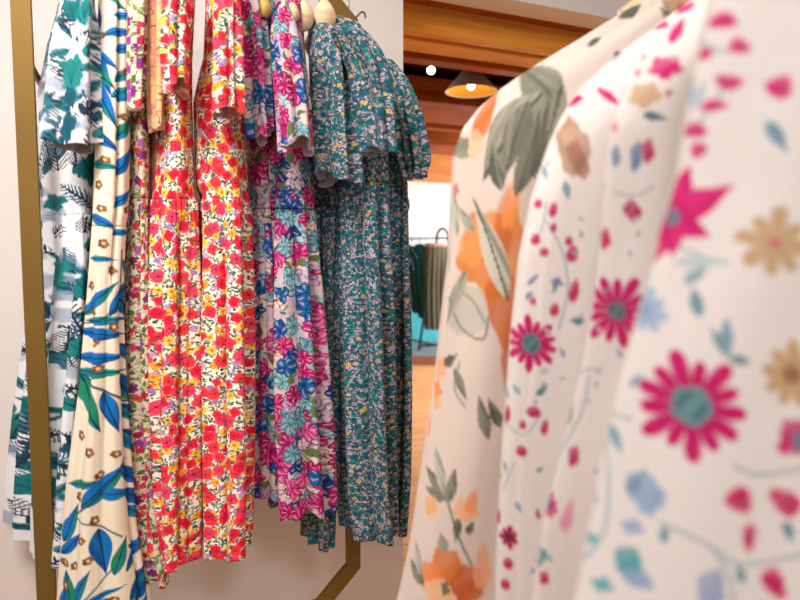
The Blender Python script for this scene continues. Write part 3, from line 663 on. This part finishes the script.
for pts, wd in [([(78, 503), (92, 492), (112, 470), (122, 450)], 1.8), ([(82, 372), (96, 380), (123, 400)], 2.2), ([(78, 508), (96, 512), (118, 528)], 1.5), ([(76, 592), (88, 580), (112, 556)], 1.5), ([(86, 322), (104, 316), (116, 300)], 1.5), ([(118, 250), (116, 330), (120, 420)], 1.2)]: pp.line(pts, wd, (14, 70, 100))
for x, y in [(81, 430), (93, 443), (113, 448), (100, 466), (81, 487), (96, 508), (85, 526), (91, 544), (65, 552), (76, 552), (66, 572), (113, 586), (147, 586), (102, 599), (105, 244), (93, 285), (96, 310), (97, 340), (111, 270), (100, 364), (111, 325), (102, 187), (107, 163), (104, 42), (123, 76), (138, 545), (124, 210), (104, 210), (122, 120)]:
    k = (x*7+y*3) % 6
    pp.blob(x, y, 3.4, 4.6, (112, 68, 34), k, .10, 5, 1, 1.2, k).blob(x+.4, y+.3, 2.2, 2.6, (176, 120, 64), k, .12, 3, .9, 1., k).blob(x+.3, y-.2, 1.1, 1.3, (240, 214, 150), 0, .1, 3, 1, .8).blob(x-1.4, y+1.2, .9, 1.1, (60, 34, 18), 0, .1, 3, .8, .8)
dress('long cream dress with blue and green palm leaves and small brown blossoms',
      [(-60, 102, 124), (-20, 100, 129), (30, 98, 130), (130, 96, 130), (215, 93, 129), (222, 93, 127), (300, 88, 124), (400, 80, 129), (480, 69, 136), (540, 63, 142), (600, 58, 153), (650, 54, 158)],
      1.19, (.45, -.89), [(-60, .03), (20, .045), (222, .045), (650, .075)], 226, PAL, L_cream, folds=((5, .004), (9, .002)), seed=2, paint=pp, ncol=420, dy=1.1, gather=.0008,
      creases=((.22, .016, .005, -20, 290), (.58, .016, .005, 280, 640), (-.55, .005, .012, 300, 640)))
# cream vine print, then the peach blouse
dress('cream dress with green vines and red and purple flowers on the brass rack',
      [(-60, 130, 150), (-30, 128, 153), (0, 128, 152), (60, 127, 148), (130, 126, 150), (196, 126, 150), (204, 126, 150), (300, 123, 152), (400, 122, 154), (500, 126, 160), (588, 138, 172)],
      1.285, (.45, -.89), [(-60, .05), (0, .09), (588, .1)], 200, VIN, L_cream,
      [(-40, 130, 146), (0, 128, 146), (60, 127, 144), (108, 128, 141)], 1.17, .04, seed=3, folds=((6, .008), (11, .004)))
dress('peach orange printed blouse with pale sleeve edge, beside the red floral dresses',
      [(-60, 150, 164), (-30, 148, 168), (0, 147, 168), (100, 147, 168), (150, 148, 168), (200, 148, 168), (208, 148, 168), (300, 150, 170), (340, 150, 170)],
      1.31, (.4, -.91), [(-60, .04), (0, .07), (340, .08)], 204, PEA, L_cream,
      [(-40, 148, 165), (0, 146, 165), (60, 145, 165), (100, 147, 164), (128, 149, 163)], 1.20, .04, seed=4, shem=.014, shemk=2)
# red and yellow florals
dress('red and yellow floral dress with narrow pink lined sleeve, left of the red pair',
      [(-60, 168, 192), (-30, 166, 195), (0, 164, 195), (60, 161, 192), (100, 158, 192), (140, 158, 193), (196, 153, 196), (206, 151, 200), (300, 148, 204), (400, 147, 204), (500, 148, 203), (570, 149, 202)],
      1.27, (.36, -.93), [(-60, .04), (0, .08), (200, .08), (570, .115)], 201, RED, L_pink,
      [(-40, 167, 190), (0, 165, 190), (50, 163, 189), (86, 166, 188)], 1.145, .045, folds=((6, .007), (10, .004)), seed=5, shem=.015, shemk=2, hem=.002, us=1.0,
      creases=((.12, .022, .008, 215, 600), (.70, .016, .006, 200, 600), (-.5, .008, .008, 260, 600)))
dress('red and yellow floral dress with wider sleeve, right of the red pair',
      [(-60, 210, 240), (-20, 207, 243), (60, 204, 243), (75, 200, 244), (105, 194, 245), (190, 196, 248), (196, 201, 248), (206, 199, 250), (300, 198, 253), (400, 198, 253), (500, 199, 252), (562, 200, 250)],
      1.29, (.33, -.94), [(-60, .04), (0, .08), (200, .08), (562, .115)], 201, RED, L_pink,
      [(-40, 216, 234), (0, 214, 240), (60, 213, 242), (112, 212, 244)], 1.16, .045, folds=((6, .007), (10, .004)), seed=6.0 and 6, shem=.008, hem=.002,
      creases=((-.1, .018, .007, 215, 600), (.55, .01, .007, 230, 600), (-.62, .012, .006, 215, 600)))
# magenta florals
dress('magenta and blue floral dress just right of the red floral pair',
      [(-60, 242, 262), (-30, 240, 268), (0, 240, 269), (100, 243, 272), (150, 246, 273), (205, 248, 273), (215, 248, 273), (300, 249, 276), (400, 249, 280), (500, 249, 284)],
      1.385, (.33, -.94), [(-60, .04), (0, .07), (500, .08)], 210, MAG, L_lilac,
      [(-40, 243, 256), (0, 240, 261), (20, 240, 266), (60, 242, 270), (100, 243, 272), (134, 246, 273)], 1.25, .04, seed=7, folds=((6, .007), (11, .004)), shem=.018, shemk=2)
dress('magenta and pale blue floral dress with grey lined sleeve, left of the teal ditsy dresses',
      [(-40, 274, 292), (-10, 270, 300), (20, 270, 302), (60, 271, 305), (150, 266, 312), (200, 264, 314), (215, 264, 315), (300, 263, 323), (400, 262, 332), (500, 266, 337), (518, 267, 337)],
      1.36, (.36, -.93), [(-40, .04), (20, .08), (210, .07), (518, .10)], 210, MAG, L_lilac,
      [(3, 277, 286), (10, 272, 291), (25, 271, 298), (50, 272, 304), (100, 276, 310), (145, 279, 313)], 1.225, .045, seed=8, folds=((7, .009), (11, .005)), shem=.018, shemk=2, hem=.008,
      creases=((-.55, .025, .008, 150, 560), (.05, .016, .008, 215, 560), (.5, .012, .007, 230, 560)))
# teal ditsy prints
ND = (.5, -.87)
dress('narrow teal ditsy floral dress whose hem hangs behind the magenta dress hem',
      [(18, 312, 322), (24, 308, 332), (60, 309, 345), (150, 312, 350), (200, 312, 345), (212, 311, 345), (300, 309, 344), (400, 306, 342), (500, 303, 339), (551, 303, 337)],
      1.455, ND, [(18, .02), (30, .05), (200, .06), (551, .07)], 206, DIT, L_dit,
      [(21, 314, 324), (28, 311, 333), (42, 310, 342), (60, 309, 349), (100, 311, 355), (150, 313, 360), (178, 315, 361)], 1.31, .05, seed=9, folds=((6, .009), (11, .004)), shem=.015, shemk=2, sfolds=((5, .008), (9, .004)),
      creases=((.55, .02, .008, 215, 600),))
dress('teal ditsy floral dress with wide short sleeve, middle of the three teal ditsy dresses',
      [(18, 330, 338), (24, 328, 352), (50, 335, 380), (100, 338, 388), (178, 336, 388), (188, 335, 388), (250, 335, 390), (300, 336, 392), (400, 336, 394), (500, 336, 396), (545, 340, 398)],
      1.40, ND, [(18, .02), (30, .06), (188, .075), (545, .1)], 184, DIT, L_dit,
      [(21, 331, 342), (28, 330, 355), (38, 336, 371), (50, 343, 381), (65, 350, 387), (100, 357, 391), (150, 362, 395)], 1.25, .055, seed=10, folds=((6, .009), (10, .005)), shem=.010, shemk=2, sfolds=((6, .007), (9, .004)),
      creases=((-.25, .016, .008, 190, 600), (.35, .018, .008, 190, 600), (.75, .016, .008, 190, 600)))
d11 = dress('teal ditsy floral dress with gathered cuff and side tie, rightmost on the brass rack',
      [(62, 376, 392), (70, 374, 398), (100, 376, 403), (178, 372, 406), (190, 371, 406), (250, 368, 407), (300, 366, 408.5), (400, 364, 410), (480, 360, 409), (540, 356, 405)],
      1.50, ND, [(62, .03), (75, .06), (185, .08), (540, .12)], 184, DIT, L_dit,
      [(63, 386, 394), (68, 385, 401), (80, 386, 408), (95, 389, 414), (110, 392, 419), (135, 395, 424.5), (155, 397, 428), (165, 400, 428), (171, 403, 424), (177, 404, 425)], 1.37, .055, seed=11, folds=((6, .010), (10, .005)), shem=.003, sfolds=((8, .006), (13, .003)), cuff=169)
bm = bmesh.new()
YT = 1.47
for pts, r in (([(405, 193), (408, 200), (408.5, 208), (405, 217), (402, 220)], .0022), ([(401, 229), (405, 231), (406, 238), (403, 243)], .0020), ([(402, 238), (405, 250), (411, 262), (413, 270)], .0042), ([(402, 238), (404, 252), (405, 268), (407, 285)], .0036), ([(402, 238), (409, 245), (415, 254), (417, 258)], .002)):
    tubepath(bm, smooth_path([P(x, y, YT-.002*i) for i, (x, y) in enumerate(pts)], 6), r, 8)
o = link('side_tie', (lambda me: (bm.to_mesh(me), bm.free(), me)[2])(bpy.data.meshes.new('side_tie')), DIT, d11)
for p in o.data.polygons: p.use_smooth = True
at = o.data.attributes.new('fabric', 'FLOAT_VECTOR', 'POINT'); at.data.foreach_set('vector', np.array([[v.co.x*1.3+v.co.y, v.co.z, 0] for v in o.data.vertices], np.float32).reshape(-1))

# hangers: the three that show between the dresses, the others above the frame edge
zh = lambda px, py, Y: float(unproject(px, py, Y)[2])
hanger(257, (.33, -.94), zh(257, 3, 1.38), 'yellow wooden hanger between the two magenta dresses', M_hw2, .15, .016, .05)
hanger(283, (.36, -.93), zh(283, 1, 1.38), 'wooden hanger inside the right magenta dress', M_hw, .13, .014, .04)
hanger(300, (.25, -.97), zh(305, 12, 1.40), 'pale wooden hanger end left of the other pale one, by the magenta dress', M_hw, .1, .026, .07, .03)
hanger(320, (.25, -.97), zh(322, 12, 1.42), 'pale wooden hanger end nearest the brass corner, over the teal ditsy dress', M_hw, .1, .028, .072, .03)
for px, nn, what in ((76, (.7, -.72), 'teal tropical dress'), (114, (.45, -.89), 'palm leaf dress'), (140, (.45, -.89), 'vine print dress'), (156, (.4, -.91), 'peach blouse'), (180, (.36, -.93), 'left red floral dress'), (225, (.33, -.94), 'right red floral dress')):
    hanger(px, nn, H+.60, 'pale wooden hanger carrying the '+what, M_hw, .08, .018, .045, .04)
hanger(349, ND, zh(349, 70, 1.47), 'pale wooden hanger inside the rightmost teal ditsy dress', M_hw, .1, .016, .04)

# ---------------------------------------------------------------- the near rail on the right with blurred blouses
XR = .38; ZR = H+.56
rail = empty('ceiling_rail', (XR, .6, ZR), 'black clothes rail hung from the ceiling above the near white floral dresses', 'rail')
bm = bmesh.new(); tubepath(bm, [(XR, .18, ZR), (XR, 1.1, ZR)], .012, 14); bm_obj('rail', bm, M_black, rail, True)
for y in (.22, 1.06):
    bm = bmesh.new(); tubepath(bm, [(XR, y, ZR), (XR, y, 2.75)], .008, 12); bm_obj('drop_rod', bm, M_black, rail, True)
def fhanger(Y, z, label, group='hangers on the near rail'):
    root = empty('hanger', (XR, Y, z), label, 'hanger', group)
    bm = bmesh.new(); pts = [(XR+.085*t, Y, z-.05*abs(t)**1.3-.03) for t in np.linspace(-1, 1, 15)]
    tubepath(bm, pts, .012, 12, radii=[.009+.004*abs(t) for t in np.linspace(-1, 1, 15)]); bm_obj('shoulder_bar', bm, M_hw, root, True)
    bm = bmesh.new(); tubepath(bm, smooth_path([(XR, Y, z-.012), (XR, Y, ZR-.03), (XR-.016, Y, ZR-.012), (XR-.018, Y, ZR+.004), (XR-.012, Y, ZR+.014), (XR, Y, ZR+.015), (XR+.014, Y, ZR+.008)], 5), .0018, 8); bm_obj('hook', bm, M_chrome, root, True)
def fdress(label, left, Y, b, waist, paint, mat, folds, creases, seed, dy=2.4, ncol=520, group='blurred dresses on the near rail', hanger_label=None, yaw=0.):
    cx = 400+XR/Y*F*1.0
    rows = [(y, l, 2*cx-l) for y, l in left]
    n = (math.sin(yaw), -math.cos(yaw))
    e = empty('dress', (XR, Y, float(unproject(cx, left[-1][0], Y)[2])), label, 'dress', group)
    g = loft(rows, Y, n, b, ncol, dy, folds, -40, creases, seed, .004, 5, .8)
    qx, qy = g['q']
    # fabric columns counted from the left outline, so the print follows the cloth round the edge
    pos = g['pos']; k0 = ncol//4
    qx2 = qx-qx[:, k0:k0+1]+np.array([np.interp(y, [r[0] for r in left], [r[1] for r in left]) for y in g['py']])[:, None]
    kf = Y/(Y-.8*b); g['q'] = (400+(qx2-400)*kf, 256+(qy-256)*kf)
    cloth_part('body', g, e, mat, L_cream, paint)
    cloth_part('facing', loft([(y+2, l+6, 2*cx-l-6) for y, l in left[:3]], Y, n, b*.8, 60, 2.4, (), None, (), seed), e, L_cream, L_cream)
    fhanger(Y, float(unproject(cx, left[0][0], Y)[2])+.012, hanger_label)
    return e
MG, MGD, TE, BL, TN, VN = (206, 30, 112), (150, 8, 78), (92, 136, 142), (150, 176, 200), (196, 160, 120), (184, 196, 202)
PK = (222, 50, 126)
# cream one with orange poppies
p1 = Paint((222, 206, 196))
GR, GD, OR, OL = (138, 138, 122), (92, 94, 84), (216, 124, 62), (240, 178, 130)
p1.leaf(572, 104, 534, 56, 44, (124, 126, 108), GR, 3, GD).leaf(560, 92, 497, 180, 46, GR, (160, 156, 140), 4, GD).leaf(545, 100, 520, 178, 26, (112, 112, 98), GR, 2, GD).leaf(580, 86, 548, 180, 22, (150, 146, 128), GD, 0, GD)
p1.blob(500, 112, 9, 30, (214, 112, 56), .35, .2, 3, 1, 2).blob(488, 140, 12, 14, (240, 190, 150), 0, .2, 4, .8, 3).blob(470, 142, 15, 12, (120, 126, 106), .6, .25, 4, .95, 2)
p1.blob(506, 252, 36, 44, (218, 134, 74), .2, .2, 5, 1, 2.5, 1).blob(526, 380, 12, 44, (196, 112, 62), -.1, .2, 4, .9, 3).blob(520, 312, 20, 46, (204, 110, 50), -.2, .12, 4, 1, 2.5).blob(490, 240, 16, 30, (240, 160, 92), .5, .2, 3, .8, 4).blob(516, 232, 10, 40, (196, 92, 36), .15, .2, 3, .7, 4).blob(526, 205, 8, 26, (236, 150, 84), .2, .2, 3, .9, 3).blob(504, 258, 9, 8, (170, 74, 26), 0, .3, 5, .8, 3)
p1.leaf(520, 300, 486, 195, 24, (206, 200, 184), GR, 2, GD).blob(477, 312, 23, 26, (190, 186, 172), .3, .16, 4, .8, 3).line([(456, 300), (470, 330), (494, 340), (500, 318)], 2.5, GR).line([(462, 290), (482, 300), (496, 322)], 2, GR).leaf(478, 270, 452, 330, 12, (176, 174, 160), GR, 1, GR)
p1.leaf(447, 372, 466, 357, 11, GD, GR).blob(442, 374, 8, 11, OL, .2, .25, 4).blob(437, 396, 8, 9, (240, 150, 90), 0, .25, 4).leaf(462, 372, 476, 404, 10, GR, GD).line([(468, 366), (462, 392), (474, 410)], 2, GR)
p1.leaf(497, 440, 488, 396, 13, GR, GD).leaf(510, 428, 498, 398, 12, GD, GR).blob(438, 410, 6, 7, OL, 0, .2, 4).blob(424, 436, 5, 11, (240, 158, 100), .2, .2, 4)
p1.line([(438, 462), (452, 504), (464, 540), (476, 566)], 3, GR).leaf(448, 500, 424, 475, 12, GR, GD).leaf(451, 505, 424, 497, 10, (120, 124, 112), GR).leaf(449, 500, 438, 452, 12, (186, 190, 176), GR).leaf(454, 506, 462, 470, 11, GR, GD).leaf(464, 520, 460, 545, 9, GD, GR).leaf(472, 536, 480, 522, 8, GD, GR)
p1.blob(433, 514, 8, 10, OL, .2, .2, 4, 1, 2).blob(472, 512, 13, 11, (242, 182, 136), .1, .22, 5, 1, 2).blob(478, 504, 6, 12, (238, 160, 110), .3, .2, 3, 1, 2)
p1.blob(450, 570, 17, 18, OR, 0, .18, 5, 1, 2).blob(471, 586, 17, 20, (206, 100, 48), .3, .14, 5, 1, 2).blob(430, 583, 15, 14, (238, 140, 76), .2, .2, 4, 1, 2).blob(440, 597, 16, 13, (242, 190, 150), 0, .2, 4, 1, 2).blob(448, 592, 4, 7, (120, 110, 90), 0, .2, 4).blob(487, 570, 9, 22, (238, 170, 130), .1, .2, 3, .9, 2)
p1.leaf(424, 595, 404, 572, 12, GR, GD).leaf(420, 585, 412, 552, 10, (190, 192, 178), GR).leaf(448, 556, 444, 538, 12, (160, 160, 146), GR)
p1.leaf(612, 18, 598, 10, 9, GD, GR).leaf(607, 44, 622, 34, 7, GD, GD).leaf(640, 16, 664, 2, 14, (96, 92, 80), GD).blob(467, 187, 4, 6, (222, 120, 130), 0, .2, 4).blob(461, 212, 4, 9, (190, 200, 180), 0, .2, 4).blob(640, 60, 10, 6, GD, .4, .2, 4)
p1.line([(612, 10), (640, 6), (668, -6)], 1.5, (170, 150, 130)).blob(455, 262, 3, 12, (200, 186, 170), 0, .1, 3)
p1.leaf(530, 196, 556, 110, 20, (120, 120, 104), GD, 2, GD).leaf(516, 190, 508, 140, 16, GD, GR, 0, GR).leaf(468, 236, 462, 176, 10, (196, 196, 180), GR).leaf(486, 232, 470, 204, 10, (176, 178, 164), GR)
rs_ = random.Random(9)
for i in range(34):
    y = rs_.uniform(-20, 660); x = rs_.uniform(600, 940); a = rs_.uniform(0, 6.28)
    if rs_.random() < .4: p1.blob(x, y, 22, 26, OR, a, .2, 5, 1, 2.5, i).blob(x+9, y+8, 12, 15, OL, a, .2, 4, .8, 3).blob(x, y, 5, 6, (150, 66, 30), a, .2, 4, 1, 2)
    else: p1.leaf(x, y, x+46*math.cos(a), y+46*math.sin(a), 18, GR, GD, 2, GD)
fdress('blurred cream dress with orange poppies and grey leaves on the near rail',
       [(-36, 676), (-26, 664), (-10, 650), (0, 640), (20, 611), (45, 572), (70, 532), (90, 503), (108, 482), (128, 466), (155, 456), (200, 452), (260, 448), (330, 436), (400, 425), (470, 410), (540, 396), (600, 381), (700, 362)],
       .84, .055, 215, p1, fab_painted('cream poppy print'), ((9, .004), (15, .002)), ((-.55, .010, .02, 160, 720), (-.70, .034, .03, 200, 760)), 21, hanger_label='wooden hanger in the cream poppy dress')
# white ones with magenta daisies
def white(): return Paint((238, 232, 228))
def sprinkle(q, xa, xb, ua, ub):
    """small sprigs between the big flowers, then the same print carried on across the rest of the cloth"""
    rs_ = random.Random(3)
    for i in range(46):
        y = rs_.uniform(20, 600); x = rs_.uniform(xa, xb)-(y-150)*.16; a = rs_.uniform(0, 6.28); l = rs_.uniform(6, 11)
        if rs_.random() < .3: q.blob(x, y, rs_.uniform(2.5, 4.5), rs_.uniform(3, 5.5), (200, 44, 108), a, .1, 3, .9, 1.5)
        else: q.leaf(x, y, x+l*math.cos(a), y+l*math.sin(a), rs_.uniform(3, 5), rs_.choice([BL, (150, 162, 190), VN, (122, 150, 164)]))
    for i in range(60):
        y = rs_.uniform(-60, 660); x = rs_.uniform(ua, ub)+max(0, 250-y)*.3; a = rs_.uniform(0, 6.28); k = rs_.random()
        if k < .12: q.daisy(x, y, 28, 12, MG, MGD, TE, 10, a)
        elif k < .2: q.daisy(x, y, 22, 8, TN, (176, 134, 92), (214, 120, 132), 4, a)
        elif k < .6: q.blob(x, y, 6, 8, (206, 40, 108), a, .1, 3, 1, 2)
        else: q.leaf(x, y, x+16*math.cos(a), y+16*math.sin(a), 8, TE, BL)
p2 = white()
p2.line([(560, 220), (575, 250), (580, 290), (570, 330)], 2.5, VN).line([(548, 240), (556, 225), (560, 200)], 2, VN).line([(500, 425), (530, 440), (548, 420)], 2, VN).line([(505, 500), (520, 470)], 2, VN)
p2.daisy(541, 346, 30, 13, MG, MGD, TE, 10).blob(589, 146, 16, 32, (188, 150, 126), -.2, .18, 5, 1, 2.5, 2).blob(592, 154, 8, 18, (160, 108, 88), -.2, .3, 4, .8, 3).blob(584, 132, 8, 9, (206, 170, 140), 0, .3, 4, .9, 3)
for x, y, a, b in [(551, 202, 5, 5), (567, 209, 4.5, 8), (567, 227, 3.5, 5), (548, 239, 5.5, 6), (557, 252, 5, 5), (582, 241, 4, 5), (585, 254, 6, 9), (566, 311, 5, 7), (586, 292, 5, 12), (542, 416, 8, 6), (511, 421, 5, 9), (530, 430, 4, 5), (528, 457, 6, 6), (553, 431, 4, 8), (510, 574, 6, 6), (495, 530, 5, 8), (506, 596, 6, 6)]: p2.blob(x, y, a, b, (196, 30, 100), .2, .1, 3, 1, 2)
p2.daisy(511, 547, 13, 7, (176, 14, 88), MGD, (120, 20, 70), 4)
p2.leaf(600, 92, 579, 99, 9, MG, MGD).blob(590, 95, 10, 5, MG, -.25, .25, 4, 1, 2).leaf(614, 84, 640, 108, 8, PK, MG).blob(615, 50, 9, 5, (222, 120, 160), -.5, .3, 4, .8, 2).blob(598, 66, 8, 4, (226, 150, 180), -.4, .3, 4, .7, 2).blob(633, 46, 7, 10, (130, 140, 170), .3, .2, 4, .8, 3).blob(680, 20, 8, 6, MG, .3, .25, 4, 1, 2).blob(703, 3, 12, 8, PK, .2, .25, 4, 1, 2).blob(640, 20, 5, 4, (222, 120, 160), 0, .2, 4, .8)
p2.leaf(538, 286, 552, 274, 5, (130, 140, 176)).leaf(536, 300, 545, 292, 5, (130, 140, 176)).blob(569, 283, 6, 5, (130, 136, 184), 0, .2, 4).leaf(580, 180, 583, 200, 8, (140, 164, 180)).leaf(555, 162, 562, 178, 7, (150, 176, 196)).leaf(505, 470, 511, 482, 6, BL).leaf(520, 390, 530, 400, 6, BL).leaf(514, 405, 506, 392, 6, BL).leaf(545, 400, 558, 386, 7, TE).leaf(520, 510, 527, 520, 6, BL)
sprinkle(p2, 500, 620, 580, 1000)
fdress('blurred white magenta daisy dress right beside the cream poppy dress',
       [(-62, 728), (-50, 718), (-20, 704), (0, 688), (30, 650), (60, 613), (90, 582), (120, 563), (150, 550), (200, 533), (260, 520), (330, 511), (400, 503), (450, 497), (520, 491), (600, 486), (700, 478)],
       .70, .042, 200, p2, fab_painted('white daisy print'), ((8, .004), (14, .002)), ((-.60, .010, .016, 60, 330),), 22, hanger_label='wooden hanger in the smallest white daisy dress')
p3 = white()
p3.line([(600, 380), (590, 420), (560, 470), (552, 500)], 3, VN).line([(570, 400), (585, 380), (604, 372)], 2.5, VN).line([(630, 190), (650, 195), (668, 186)], 2.5, VN)
p3.daisy(630, 312, 40, 13, MG, MGD, (110, 124, 134), 9, .3).daisy(550, 516, 15, 8, (212, 80, 140), MG, (120, 110, 150), 5).blob(581, 463, 6, 11, (196, 40, 106), .2, .2, 4, 1, 2).leaf(572, 404, 578, 432, 9, (100, 146, 150)).blob(619, 238, 7, 11, (200, 40, 104), 0, .2, 4, 1, 2).blob(648, 210, 8, 11, (190, 30, 96), -.3, .2, 4, 1, 2).blob(664, 150, 6, 12, (190, 50, 100), 0, .2, 4, 1, 2)
p3.blob(633, 153, 5, 11, (132, 150, 186), 0, .2, 4, 1, 2).blob(653, 155, 5.5, 15, (118, 138, 176), .1, .2, 4, 1, 2).blob(614, 182, 6, 6, (170, 186, 216), 0, .2, 4, .8, 2).blob(663, 92, 15, 13, (208, 176, 138), 0, .25, 5, 1, 3).leaf(660, 112, 684, 120, 9, (96, 126, 140)).blob(684, 65, 15, 12, MG, .1, .3, 5, 1, 2.5).leaf(690, 40, 706, 8, 12, PK, MG).blob(660, 45, 7, 8, (226, 150, 180), .3, .2, 4, .7).blob(572, 525, 6, 16, (226, 130, 170), .3, .2, 3, .8, 3).leaf(530, 560, 560, 572, 8, (150, 190, 196)).leaf(596, 275, 606, 262, 7, BL).blob(632, 122, 4, 6, (220, 120, 160), 0, .2, 4, .8).leaf(548, 560, 536, 584, 7, (120, 160, 170)).blob(545, 590, 6, 7, (196, 40, 106), .2, .2, 4, 1, 2)
sprinkle(p3, 540, 680, 690, 1100)
fdress('blurred white magenta daisy dress, middle of the three white ones on the near rail',
       [(-90, 803), (-78, 790), (-40, 742), (0, 701), (30, 666), (60, 641), (90, 622), (130, 607), (180, 600), (230, 596), (300, 587), (350, 576), (445, 552), (525, 528), (600, 514), (700, 496)],
       .565, .036, 190, p3, fab_painted('white daisy and tan print'), ((7, .004), (13, .002)), ((-.62, .012, .014, 60, 420),), 23, hanger_label='wooden hanger in the middle white daisy dress')
p4 = white()
for pts in ([(588, 425), (604, 432), (614, 470), (610, 530), (596, 560), (572, 584)], [(738, 464), (758, 474), (800, 470), (830, 460)], [(664, 526), (690, 536), (712, 546), (742, 564), (800, 556), (830, 548)], [(712, 546), (728, 574), (734, 610)], [(686, 240), (720, 258), (740, 262)], [(726, 30), (745, 45), (760, 42)], [(716, 125), (736, 100), (750, 78)], [(600, 420), (640, 425)]): p4.line(pts, 5, VN, .85)
p4.daisy(699, 407, 58, 13, MG, (172, 12, 84), (108, 146, 154), 20, .1, cendark=(56, 92, 104))
p4.leaf(688, 216, 712, 160, 30, PK, MG).leaf(688, 216, 752, 184, 30, PK, MG).leaf(688, 216, 728, 236, 24, MG, PK).leaf(690, 212, 666, 266, 30, PK, MG).leaf(692, 214, 690, 258, 24, PK, MG).leaf(690, 214, 662, 240, 22, MG, PK).blob(692, 213, 17, 17, MG, 0, .1, 5).blob(691, 215, 9, 10, (112, 130, 146), 0, .15, 4, 1, 2)
p4.daisy(785, 243, 38, 8, (204, 172, 132), (176, 134, 92), (214, 120, 132), 5, .2, cendark=(200, 110, 120)).daisy(800, 374, 36, 9, (204, 170, 126), (180, 140, 96), (170, 120, 90), 9, .5).blob(800, 437, 16, 20, MG, .5, .25, 4, 1, 3).blob(806, 440, 9, 11, (110, 130, 150), 0, .2, 4, 1, 2)
for x, y, a, b, r in [(748, 13, 14, 9, .2), (730, 45, 8, 7, 0), (762, 42, 10, 8, .5), (751, 78, 13, 8, .3), (736, 101, 13, 6, 0), (796, 87, 12, 12, 0), (716, 125, 14, 8, .1), (720, 146, 8, 9, .5), (742, 499, 14, 13, .6), (790, 502, 18, 12, .6), (751, 536, 7, 14, .1), (776, 583, 11, 17, -.5), (704, 24, 8, 26, .4)]: p4.blob(x, y, a, b, PK if y < 300 else (214, 34, 104), r, .2, 3, 1, 3, x).blob(x+2, y+2, a*.5, b*.45, MGD, r, .2, 3, .5, 4)
p4.daisy(660, 313, 26, 8, (168, 192, 214), (140, 164, 194), (150, 176, 204), 7, .1, cendark=(130, 150, 180)).leaf(783, 120, 800, 154, 14, (120, 154, 166), BL).leaf(706, 98, 716, 62, 13, (176, 196, 210), BL).leaf(716, 104, 730, 72, 10, (186, 204, 214)).leaf(712, 318, 708, 286, 13, (120, 158, 168)).leaf(738, 358, 720, 326, 11, (116, 156, 164), BL).leaf(734, 356, 737, 314, 13, (128, 164, 172), BL).leaf(736, 358, 760, 362, 10, (116, 152, 160)).leaf(700, 284, 724, 266, 12, (150, 180, 190)).leaf(690, 262, 742, 264, 10, (196, 210, 214))
p4.blob(651, 498, 17, 21, (148, 178, 208), -.3, .22, 4, 1, 3).blob(640, 490, 8, 12, (120, 156, 184), .3, .2, 4, .8, 3).blob(591, 509, 9, 10, (160, 186, 214), 0, .2, 4).blob(636, 534, 11, 7, (164, 182, 212), 0, .2, 4).leaf(668, 530, 664, 548, 9, (112, 154, 170)).blob(630, 569, 14, 15, (90, 168, 174), .2, .15, 4, 1, 3).blob(638, 585, 16, 9, (140, 168, 204), .3, .2, 4, .9, 3).blob(567, 587, 9, 12, (104, 176, 182), 0, .15, 4, 1, 3).leaf(582, 554, 604, 550, 11, (130, 186, 190)).leaf(616, 432, 630, 462, 13, (128, 178, 184), BL).blob(710, 590, 14, 22, (160, 174, 208), .2, .2, 4, 1, 3).blob(602, 597, 11, 7, (120, 178, 190), 0, .2, 4).leaf(738, 566, 746, 586, 11, (128, 166, 174)).leaf(790, 520, 794, 542, 10, (110, 150, 166)).blob(600, 455, 7, 12, (214, 60, 120), .3, .2, 4, .9, 2).blob(573, 530, 6, 16, (222, 110, 160), .3, .2, 4, .8, 2).leaf(640, 392, 656, 378, 9, BL)
fdress('nearest blurred white dress with the largest magenta daisies, at the right edge',
       [(-190, 945), (-170, 920), (-100, 808), (-40, 738), (0, 714), (30, 705), (80, 692), (180, 672), (290, 637), (380, 607), (465, 584), (525, 570), (600, 552), (700, 530)],
       .42, .030, 240, p4, fab_painted('large white daisy print'), ((6, .0025), (11, .001)), (), 24, hanger_label='wooden hanger in the nearest white daisy dress')
